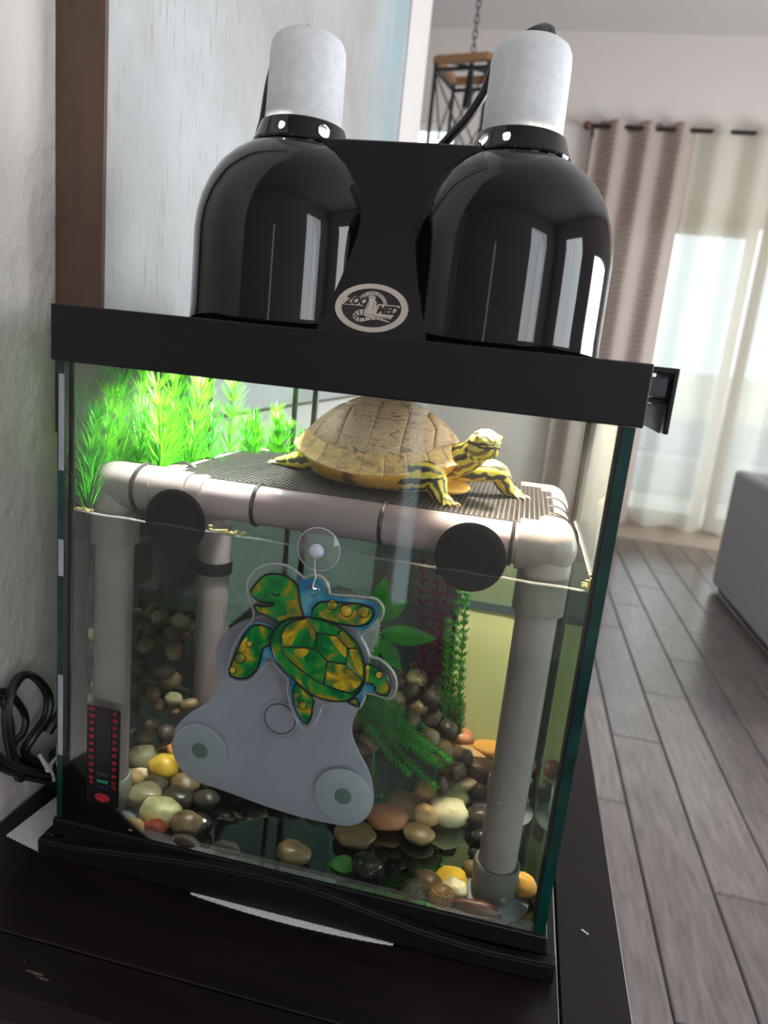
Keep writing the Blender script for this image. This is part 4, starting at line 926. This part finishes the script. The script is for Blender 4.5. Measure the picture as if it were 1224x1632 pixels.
# sun catcher
SWIRL = mat('green_gold_glass_paint', srgb(30, 120, 50), .12, ramp=[(.36, srgb(10, 116, 56)), (.48, srgb(24, 156, 66)), (.54, srgb(78, 158, 56)), (.60, srgb(160, 148, 36)), (.70, srgb(214, 178, 44))], scale=46, detail=2, dist=.8, trans=.45, coat=.6)
GOLD = mat('yellow_glass_paint', srgb(214, 184, 40), .12, ramp=[(.34, srgb(60, 130, 60)), (.44, srgb(168, 146, 40)), (.56, srgb(222, 196, 44)), (.72, srgb(236, 216, 90))], scale=60, detail=2, dist=.6, trans=.45, coat=.6)
BLUE = mat('blue_glass_paint', srgb(18, 110, 150), .12, ramp=[(.35, srgb(24, 104, 150)), (.52, srgb(44, 142, 172)), (.70, srgb(120, 186, 196))], scale=40, detail=2, trans=.4, coat=.6)
INK = mat('black_outline', srgb(10, 12, 12), .3, col2=srgb(16, 18, 18), scale=80)
EDGEM = glassy('acrylic_edge_highlight', (.9, .93, .93), 1.5, haze=.40, boost=3, hazecol=(.9, .92, .9))  # pale haze paints bright highlights along the clear rim
t = thing('sun_catcher', 'green sea turtle sun catcher with a clear rim hanging from the hook', 'sun catcher', (ex, -.006, ez))
part('clear_rim', MB().prism(spline(U(SC_outline), 3, True), -.0042, -.0076), CLEAR, t, ang=50)
ro = spline(U(SC_outline), 3, True)
part('rim_edge', MB().tube([(p[0], -.0074, p[1]) for p in ro], .0006, 5, closed=True).tube([(p[0], -.0044, p[1]) for p in ro], .0005, 5, closed=True), EDGEM, t)
for q in (SC_blue_a, SC_blue_b, SC_blue_c): part('blue_border', MB().prism(spline(U(q), 2, True), -.00765, -.0080), BLUE, t)
GN = ('head', 'front_flipper', 'front_flipper', 'rear_flipper', 'rear_flipper', 'tail', 'shell')
for nm, q in zip(GN, SC_green):
    sp = spline(U(q), 3, True)
    g = part(nm, MB().prism(sp, -.0081, -.0086 if nm != 'shell' else -.0088), SWIRL, t, ang=50)
    part('outline', MB().tube([(p[0], -.0087, p[1]) for p in sp+sp[:1]], .00095, 6), INK, g)
for q in SC_yellow: part('yellow_patch', MB().prism(spline(U(q), 3, True), -.0088, -.00895), GOLD, t)
mb = MB()
for q in SC_lines: mb.tube([(p[0], -.0089, p[1]) for p in spline(U(q), 3)] if len(q) > 6 else [(p[0], -.0089, p[1]) for p in U(q)], .0008, 6)
part('shell_lines', mb, INK, t)
for (p, r) in SC_spots:
    x, z = p[0]*1e-4, p[1]*1e-4; r = r*.000147
    s_ = part('toe_spot', MB().lathe([(0, -.0086), (r, -.0086), (r*.8, -.0094), (0, -.0096)], (x, 0, z), 'y', 20), GOLD, t)
    part('outline', MB().tube([(x+r*math.cos(a*pi/10), -.0089, z+r*math.sin(a*pi/10)) for a in range(20)], .00055, 5, closed=True), INK, s_)
part('eyelet', MB().tube([(ex+.0048*math.cos(a*pi/12), -.0080, ez+.0048*math.sin(a*pi/12)) for a in range(24)], .0011, 6, closed=True), CLEARV, t)
# frosted plate held inside the front glass by suction cups
PCX, PCZ = SC_platering[0]*1e-4, SC_platering[1]*1e-4
t = thing('frosted_plate', 'frosted white three lobed plastic plate held inside the front glass by suction cups', 'plate', (PCX, .022, PCZ))
part('plate', MB().prism(spline(U(SC_plate), 4, True), .0185, .0212), FROST, t, ang=50, bevel=.0006)
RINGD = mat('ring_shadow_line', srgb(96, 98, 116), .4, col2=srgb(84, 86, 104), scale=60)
part('ring', MB().tube([(PCX+.0200*math.cos(a*pi/24), .0185, PCZ+.0200*math.sin(a*pi/24)) for a in range(48)], .0010, 6, closed=True), FROST, t)
part('ring', MB().tube([(PCX+.0158*math.cos(a*pi/24), .0185, PCZ+.0158*math.sin(a*pi/24)) for a in range(48)], .0008, 6, closed=True), RINGD, t)
PEG = mat('green_grey_peg', srgb(112, 138, 134), .3, col2=srgb(98, 124, 120), scale=40)
for (x, z), r in zip(SC_platecups, (.0285, .0290)):
    x *= 1e-4; z *= 1e-4
    c = part('suction_cup', MB().lathe([(0, .0107), (r*.97, .0107), (r, .0111), (r*.96, .0122), (r*.6, .0150), (.012, .0165), (.011, .0184), (0, .0184)], (x, 0, z), 'y', 40), CUPM, t)
    part('peg', MB().lathe([(0, .01045), (.0080, .01045), (.0086, .0106), (.0086, .0112), (0, .0113)], (x, 0, z), 'y', 24), PEG, c)
x, z = SC_pad[0]*1e-4, SC_pad[1]*1e-4
mb = MB(); mb.lathe([(0, .0335), (.036, .0335), (.0385, .035), (.0385, .041), (0, .042)], (x, 0, z), 'y', 40)
for i in range(240):
    a = random.random()*2*pi; r0, r1 = .0375, .0400+.0022*random.random(); y = .0345+.006*random.random(); b = a+random.gauss(0, .03)
    mb.tube([(x+r0*math.cos(a), y, z+r0*math.sin(a)), (x+r1*math.cos(b), y+random.gauss(0, .0006), z+r1*math.sin(b))], [.0005, .0002], 4, caps=False)
solo('filter_pad', mb, mat('white_floss', srgb(196, 198, 192), .95, col2=srgb(180, 184, 178), scale=200, trans=.3), 'round white fuzzy edged pad half hidden behind the sun catcher', 'pad', (x, .038, z))
# stick-on thermometer strip
t = thing('thermometer_strip', 'black stick-on thermometer strip with red numbers on the front glass', 'thermometer', (.0577, .0035, .124))
TX0, TX1, TZ0, TZ1 = .0395, .0765, .0690, .1790
part('strip', MB().box(TX0, TX1, .0031, .00365, TZ0, TZ1), mat('black_strip', srgb(15, 12, 13), .3, col2=srgb(20, 17, 18), scale=80), t)
part('window', MB().box(.0500, .0660, .00295, .00308, .087, .1755), mat('strip_window', srgb(24, 21, 21), .25, col2=srgb(28, 25, 25), scale=40), t)
REDI = mat('red_print', srgb(196, 40, 60), .5, col2=srgb(176, 34, 52), scale=200)
mb = MB(); fl_ = lambda u, v: (lambda a, b: (u+a, .00290, v+b))
for i, (f_, c_) in enumerate(zip('105 100 95 90 88 86 84 82 80 75 70 °F'.split(), '41 38 35 32 31 30 29 28 27 24 21 °C'.split())):
    zz = .1755-.0078*i+(.002 if i == 11 else 0)
    mb.add(*textmb(f_, .0052, fl_(.0447, zz), bold=.00008)); mb.add(*textmb(c_, .0052, fl_(.0705, zz-.0012), bold=.00008))
part('numbers', mb, REDI, t, smooth=False)
for z_, c_, n_ in ((.1035, srgb(52, 46, 48), 'grey'), (.0955, srgb(22, 122, 108), 'teal'), (.0885, srgb(22, 24, 72), 'blue')):
    part('reading_bar', MB().box(.0515, .0642, .00285, .00300, z_-.0016, z_+.0016), mat(n_+'_indicator', c_, .4, col2=tuple(v*.85 for v in c_), scale=80), t, label=n_+' reading bar')
mb = MB()
pts = [(.0580+.0085*math.cos(a*pi/16), .0767+.0046*math.sin(a*pi/16)) for a in range(32)]
o = part('logo', MB().prism(pts, .00285, .0031), REDI, t, label='small red oval logo')
part('logo_ring', MB().tube([(p[0], .0028, p[1]) for p in [(.0580+.0072*math.cos(a*pi/16), .0767+.0036*math.sin(a*pi/16)) for a in range(32)]], .0003, 4, closed=True), INK, o)
mb = MB(); mb.add(*textmb('ZOO', .0035, lambda a, b: (.0551+a, .00278, .0772+b), shear=.25)); mb.add(*textmb('MED', .0035, lambda a, b: (.0610+a, .00278, .0762+b), shear=.25))
part('logo_lettering', mb, INK, o, smooth=False)

# ================================================================== PEBBLES
def pm(name, a, b, c=None, sc=2.2, rough=.33, bump=.12):
    return mat(name, a, rough, ramp=[(.32, a), (.55, b), (.72, c or b)], scale=sc, detail=7, dist=.5, bump=bump, bscale=9, var=.14)
PM = dict(yellow=pm('yellow_stone', srgb(232, 176, 48), srgb(240, 196, 70), srgb(222, 156, 40)), olive=pm('olive_stone', srgb(132, 120, 92), srgb(158, 146, 112), srgb(112, 104, 84), 5),
 orange=pm('orange_stone', srgb(222, 150, 66), srgb(234, 170, 84), srgb(190, 118, 52), 3), tan=pm('tan_stone', srgb(196, 150, 100), srgb(214, 174, 124), srgb(160, 112, 70), 3),
 cream=pm('cream_stone', srgb(232, 214, 176), srgb(242, 228, 194), srgb(222, 196, 150)), dark=pm('dark_stone', srgb(54, 46, 42), srgb(72, 62, 54), srgb(92, 80, 68), 4),
 pale=pm('pale_olive_stone', srgb(150, 148, 108), srgb(196, 188, 138), srgb(206, 180, 90), 1.8), brown=pm('brown_stone', srgb(106, 84, 60), srgb(130, 106, 76), srgb(88, 70, 54), 3),
 red=pm('dark_red_stone', srgb(112, 34, 24), srgb(134, 46, 32), srgb(96, 28, 22)), black=pm('black_stone', srgb(28, 26, 26), srgb(40, 37, 36), srgb(54, 50, 46), 3, .18),
 terra=pm('terracotta_stone', srgb(168, 104, 72), srgb(186, 122, 86), srgb(142, 84, 58), 2), maroon=pm('maroon_stone', srgb(84, 56, 50), srgb(98, 66, 58), srgb(74, 46, 44), 2),
 mottle=pm('mottled_stone', srgb(58, 54, 46), srgb(92, 86, 72), srgb(140, 130, 104), 5), speck=pm('speckled_stone', srgb(112, 78, 48), srgb(136, 98, 60), srgb(226, 206, 160), 9),
 band=mat('two_tone_stone', srgb(98, 62, 52), .33, ramp=[(.46, srgb(96, 60, 50)), (.52, srgb(226, 200, 160)), (.7, srgb(232, 208, 168))], scale=.7, detail=1, bump=.1, bscale=9))
BASE = []
def stone(sub, seed):
    b = bmesh.new(); bmesh.ops.create_icosphere(b, subdivisions=sub, radius=1); o = Vector((seed*7.3, seed*3.1, seed*1.7))
    for v in b.verts:
        n = v.co.normalized(); k = 1+.16*noise.noise(n*1.3+o)+.05*noise.noise(n*3+o); e = Vector((math.copysign(abs(n.x)**.92, n.x), math.copysign(abs(n.y)**.92, n.y), math.copysign(abs(n.z)**.88, n.z))); v.co = e*k
    me = bpy.data.meshes.new('pebble'); b.to_mesh(me); b.free(); me.polygons.foreach_set('use_smooth', [True]*len(me.polygons)); return me
STM = {}
def pebble(x, y, z, rx, ry, rz, rot, colr, label, group, hero):
    k = (hero, colr, random.randrange(4))
    if k not in STM: me = stone(3 if hero else 2, hash((k[1], k[2])) % 1 + len(STM)*1.37); me.materials.append(PM[colr]); STM[k] = me
    o = bpy.data.objects.new('pebble', STM[k]); COL.objects.link(o); o.location = (x, y, z); o.scale = (rx, ry, rz); o.rotation_euler = rot
    return tag(o, label, 'pebble', group)
HER = []
for x, y, rx, rz, c, l in PEB:
    x, y, rx, rz = x*1e-4, y*1e-4, rx*1e-4*.98, rz*1e-4*.95
    z = WZ0+.0004+rz*.97
    if y > .20:   # these lie higher up on the heap against the back
        f = .20+(y-.20)*.40; cp = Vector(camo.location); k = (f-cp.y)/(y-cp.y); q = cp+(Vector((x, y, z))-cp)*k
        rx *= k; rz *= k; x, y, z = q
    ry = min(rx*.85, max(.006, y-.0112)); x = min(max(x, WX0+rx*1.04), WX1-rx*1.04)
    pebble(x, y, z, rx, ry, rz, (random.gauss(0, .05), random.gauss(0, .05), random.uniform(-.25, .25) if ry > .8*rx else 0), c, l, 'river pebbles in the tank', True)
    HER.append((Vector((x, y, z)), max(rx, rz)))
def heap(x, y):
    f = max(0, min(1, (y-.085)/.13)); A = .105*math.exp(-((x-.03)/.13)**2)+.045+.085*math.exp(-((x-.345)/.065)**2)
    if x > .405: A *= max(.12, 1-(x-.405)/.05)
    return BOT+.006+A*f**1.35
cands = []
for layer in (0, 1):
    yy = .098
    while yy < .262:
        xx = .024+random.random()*.01
        while xx < .497:
            x, y = xx+random.gauss(0, .003), yy+random.gauss(0, .003); h_ = heap(x, y)
            if layer and h_ < BOT+.028: xx += .025; continue
            z = h_-(.017 if layer else 0)
            r = random.uniform(.0105, .0150); p = Vector((x, y, z))
            ok = all((p-c).length > (r+cr)*.80 for c, cr in HER) and z > BOT+.004
            # leave the pipe legs, and the open patch of glass at front right, free
            ok = ok and all(math.hypot(x-a, y-b) > (.036 if y < .1 else .030)+r*.7 for a, b in LEGS)
            if x > .30 and y < (.165 if x < .42 else .20): ok = False
            if .15 < x < .30 and y < .13: ok = False
            if ok: cands.append((p, r))
            xx += .0245
        yy += .0215
cands.sort(key=lambda c: c[0].y); cands = cands[:235]
for p, r in cands:
    c = random.choices(['dark', 'brown', 'olive', 'tan', 'maroon', 'pale', 'black', 'terra'], [40, 34, 8, 3, 8, 2, 8, 3])[0]
    zone = 'left rear' if p.x < .16 else ('middle rear' if p.x < .31 else 'right rear')
    cn = dict(dark='dark grey brown', brown='mid brown', olive='olive grey', tan='tan', maroon='maroon', pale='pale olive', black='black', terra='terracotta')[c]
    x = min(max(p.x, WX0+r*1.1), WX1-r*1.1)
    pebble(x, p.y, max(p.z, WZ0+r*.62), r, r*random.uniform(.75, .95), r*random.uniform(.58, .8), (random.gauss(0, .35), random.gauss(0, .35), random.random()*6), c,
           'small %s pebble in the heap at the %s of the tank' % (cn, zone), '%s pebbles heaped at the %s' % (cn, zone), False)

# ================================================================== PLANTS
def leafmat(name, a, b, tr=.45, sc=40): return mat(name, a, .4, col2=b, scale=sc, trans=tr)
LIME = leafmat('lime_plastic_leaf', srgb(66, 178, 30), srgb(118, 206, 40)); LIME2 = leafmat('spring_green_leaf', srgb(40, 150, 40), srgb(84, 186, 44))
FERN = leafmat('deep_green_leaf', srgb(44, 140, 52), srgb(80, 180, 76)); BROAD = leafmat('broad_green_leaf', srgb(40, 140, 44), srgb(72, 172, 58), .4, 20)
MAG = leafmat('magenta_leaf', srgb(150, 40, 100), srgb(120, 30, 84)); SPG = leafmat('fresh_green_leaf', srgb(70, 170, 70), srgb(112, 196, 84))
STEMG = mat('green_stem', srgb(60, 120, 40), .5, col2=srgb(50, 100, 36), scale=40)
def sprig(parent, mat_, pts, whorls, nn, ln, w, up=.5, curve=.25, stem=True, name='sprig', t0=.0):
    sp = spline(pts, 6); mb = MB(); n = len(sp)
    for k in range(whorls):
        f = t0+(1-t0)*(k+.5)/whorls*.999; i = min(int(f*(n-1)), n-2); c = sp[i].lerp(sp[i+1], f*(n-1)-i); ax = (sp[i+1]-sp[i]).normalized()
        u = ax.orthogonal().normalized(); v = ax.cross(u); ph = random.random()*6; L_ = ln*(1-.45*max(0, f-.55)/.45)
        for j in range(nn):
            a = ph+2*pi*j/nn+random.gauss(0, .1); rd = u*math.cos(a)+v*math.sin(a); uu = up+random.gauss(0, .12); d = (rd*math.cos(uu)+ax*math.sin(uu)).normalized()
            d2 = (d+ax*curve+Vector((0, 0, -.10))).normalized(); sd = d.cross(ax); sd = sd.normalized() if sd.length > .01 else u
            l = L_*random.uniform(.8, 1.1); q1 = c+d*l*.5; q2 = q1+d2*l*.5
            mb.add([c+sd*w*.35, c-sd*w*.35, q1-sd*w*.5, q1+sd*w*.5, q2], [(0, 1, 2, 3), (3, 2, 4)])
    if stem: mb.tube(sp, [.0014-.0008*i/n for i in range(n)], 5)
    return part(name, mb, mat_, parent, fixn=False)
t = thing('feathery_plant', 'bright lime feathery plastic plant filling the upper left corner above the water', 'plant', (.07, .2, .36))
fp = []
for i in range(17):
    x = .030+.10*(i % 6)/5+random.gauss(0, .008); y = .09+.066*(i//6)+random.gauss(0, .012)
    if x > .095 and y < .2: y = .27
    fp.append((max(.026, x), min(y, .292), random.gauss(0, .006), random.gauss(0, .01), (.118 if x < .085 else .095)+random.uniform(-.02, .02)))
fp += [(.125, .285, .012, -.006, .085), (.150, .290, .006, -.006, .075), (.021, .055, 0, .01, .12), (.020, .085, 0, .0, .135), (.019, .03, .002, .01, .10), (.021, .12, .004, 0, .14), (.06, .10, 0, 0, .11)]
for i, (x, y, dx, dy, h_) in enumerate(fp):
    sprig(t, LIME if i % 3 else LIME2, [(x, y, .366), (x+dx*.3, y+dy*.3, .366+h_*.4), (x+dx, y+dy, .366+h_)], int(5+h_*34), 34, .044 if x < .09 else .032, .0010, .85, .35)
t = thing('dark_fern', 'dark green trailing fern plant lying over the pebbles right of the white plate', 'plant', (.33, .15, .13))
for i in range(9):
    o = Vector((random.gauss(0, .007), random.gauss(0, .008), random.gauss(0, .007)))
    sprig(t, FERN, [Vector(q)+o*(1+.5*j) for j, q in enumerate([(.283, .165, .196), (.296, .158, .176), (.312, .150, .152), (.342, .142, .128), (.378, .136, .108)])], 34, 11, .016, .0012, .75, .5)
t = thing('broad_leaf_plant', 'broad leaved green plastic plant behind the right side of the sun catcher', 'plant', (.31, .18, BOT))
def leaf(parent, a, b, w, m, nrm=(0, -1, .3), sag=.004):
    a, b = Vector(a), Vector(b); d = b-a; s = d.cross(Vector(nrm)).normalized(); nn_ = s.cross(d).normalized(); mb = MB(); vs = []; n = 10
    for i in range(n+1):
        f = i/n; wd = w*(math.sin(pi*min(1, f*.96+.03))**.8)*(1-.25*f); c = a+d*f+nn_*(-sag*4*(f-.5)**2)
        vs += [c-s*wd/2+nn_*.0012, c-s*wd/4+nn_*.0004, c, c+s*wd/4+nn_*.0004, c+s*wd/2+nn_*.0012]
    mb.add(vs, [(i*5+j, i*5+j+1, i*5+6+j, i*5+5+j) for i in range(n) for j in range(4)]); return part('leaf', mb, m, parent, fixn=False)
leaf(t, (.300, .178, .238), (.3655, .170, .2440), .026, BROAD); leaf(t, (.294, .178, .246), (.300, .172, .306), .028, BROAD, (0, -1, .1))
leaf(t, (.300, .180, .232), (.283, .172, .196), .024, BROAD); leaf(t, (.302, .182, .228), (.330, .168, .200), .022, FERN); leaf(t, (.296, .185, .242), (.262, .178, .270), .022, FERN); leaf(t, (.298, .184, .25), (.328, .178, .282), .018, BROAD)
part('stem', MB().tube(spline([(.310, .182, BOT+.01), (.304, .184, .12), (.298, .182, .20), (.297, .180, .25)], 6), .0018, 6), STEMG, t)
t = thing('magenta_plant', 'magenta feathery plant at the back under the right suction cup', 'plant', (.35, .225, .15))
for dx in (-.010, .004, .014): sprig(t, MAG, [(.356+dx*.4, .225, .15), (.353+dx, .226, .23), (.348+dx*1.5, .226, .325)], 16, 12, .016, .0028, .6, .2)
t = thing('upright_green_plant', 'fresh green upright plant at the back beside the pale yellow panel', 'plant', (.39, .222, .09))
for dx, h_ in ((0, .345), (.010, .29), (-.008, .25)): sprig(t, SPG, [(.394+dx, .222, .10), (.386+dx, .222, .20), (.381+dx, .221, h_)], int(h_*70), 12, .013, .0030, .7, .2)
t = thing('reflected_tuft', 'small green tuft modelled for a plant reflection in the tank bottom behind the terracotta pebble', 'plant', (.352, .150, BOT))  # mirror image of the fern in the bottom pane, built as geometry
for i in range(7): a = i*.9; sprig(t, SPG, [(.352, .150, BOT+.001), (.352+.014*math.cos(a), .150+.012*math.sin(a), BOT+.010), (.352+.03*math.cos(a), .150+.022*math.sin(a), BOT+.012)], 8, 7, .012, .0014, .6, .4)
t = thing('reflected_leaf', 'green leaf modelled for a leaf reflection in the tank bottom beside the shiny black pebble', 'leaf', (.312, .05, BOT))  # a leaf's reflection in the tank floor, modelled as a solid leaf
leaf(t, (.324, .046, BOT+.004), (.296, .040, BOT+.003), .024, BROAD, (0, -.25, 1), .002)

# pump between the left legs, panel at the back
t = thing('water_pump', 'small black pump clamped to the rear left platform leg', 'pump', (.05, .185, .27))
part('body', MB().box(.026, .056, .165, .205, .252, .300), RUBBER, t, bevel=.004)
for i in range(4): part('fin', MB().box(.0275+i*.0075, .0315+i*.0075, .161, .2, .246, .258), RUBBER, t, bevel=.001)
lx, ly = LEGS[2][:2]
part('clamp_band', MB().lathe([(PR+.0002, .268), (PR+.0028, .268), (PR+.0028, .283), (PR+.0002, .283)], (lx, ly, 0), 'z', 28, closed=True), RUBBER, t)
part('bracket', MB().box(.0562, .064, .178, .190, .264, .288), RUBBER, t, bevel=.001)
PANELM = mat('pale_yellow_panel_plastic', srgb(236, 234, 180), .5, col2=srgb(228, 228, 170), scale=6, trans=.3)
t = thing('back_panel', 'pale yellow green upright panel in the rear right corner of the tank', 'panel', (.44, .25, BOT))
part('sheet', MB().box(.383, .503, .262, .265, BOT, .256), PANELM, t)
part('top_strip', MB().box(.383, .503, .2605, .2665, .2562, .2665), mat('blue_grey_strip', srgb(52, 66, 76), .5, col2=srgb(60, 76, 86), scale=30), t)
part('upper_sheet', MB().box(.383, .503, .262, .265, .2667, .335), mat('grey_green_sheet', srgb(128, 142, 116), .5, col2=srgb(118, 132, 108), scale=8, trans=.2), t)

# ================================================================== CORDS ON THE LEFT
def cord(pts, x, name='cord'): return [(x+.004*math.sin(i*1.3), p[0], p[1]) for i, p in enumerate(pts)]
t = thing('coiled_cord', 'coiled black power cord tied in loops between the tank and the wall', 'cord', (-.05, .04, 0))
c1 = [(.020, .062), (-.001, .120), (.000, .162), (.024, .180), (.049, .170), (.066, .141), (.059, .118), (.038, .102), (.033, .086), (.053, .062), (.086, .036), (.13, .010)]
c2 = [(-.06, .10), (-.045, .150), (-.020, .171), (.002, .173), (.022, .158), (.036, .129), (.029, .113), (.020, .107), (.021, .091), (.044, .061), (.088, .029), (.13, .008)]
c3 = [(-.06, .14), (-.029, .123), (-.003, .096), (.036, .062), (.085, .027), (.13, .012)]
c4 = [(-.004, .17), (.004, .14), (.010, .10), (.030, .066), (.075, .030), (.13, .014)]
for p, x in ((c1, -.050), (c2, -.058), (c3, -.046), (c4, -.054), ([(q[0]+.004, q[1]-.003) for q in c1], -.057), ([(q[0], q[1]-.008) for q in c3], -.052)):
    part('loop', MB().tube(spline(cord(p, x), 6), .0040, 8), CORD, t)
part('plug', MB().box(-.066, -.042, .085, .125, .006, .055), CORD, t, bevel=.004)
part('cord_run', MB().tube(spline([(-.055, .07, .09), (-.05, .09, .11), (-.045, .13, .135), (-.045, .2, .12), (-.05, .35, .04)], 6), .006, 8), CORD, t)
w = thing('twist_tie', 'white twist tie knotted around the coiled black cord', 'twist tie', (-.042, .05, .06))
part('tie_end', MB().tube([(-.040, .037, .084), (-.039, .042, .073), (-.038, .048, .062)], [.0022, .0024, .0030], 6), TIEW, w)
part('tie_end', MB().tube([(-.038, .048, .062), (-.037, .062, .068), (-.036, .076, .076)], [.0028, .0016, .0020], 6), TIEW, w)
part('tie_end', MB().tube([(-.038, .052, .058), (-.037, .056, .048), (-.037, .0575, .040)], [.0020, .0016, .0019], 6), TIEW, w)
part('knot', MB().ell((-.0385, .050, .0605), (.0040, .0048, .0050), 8), TIEW, w)
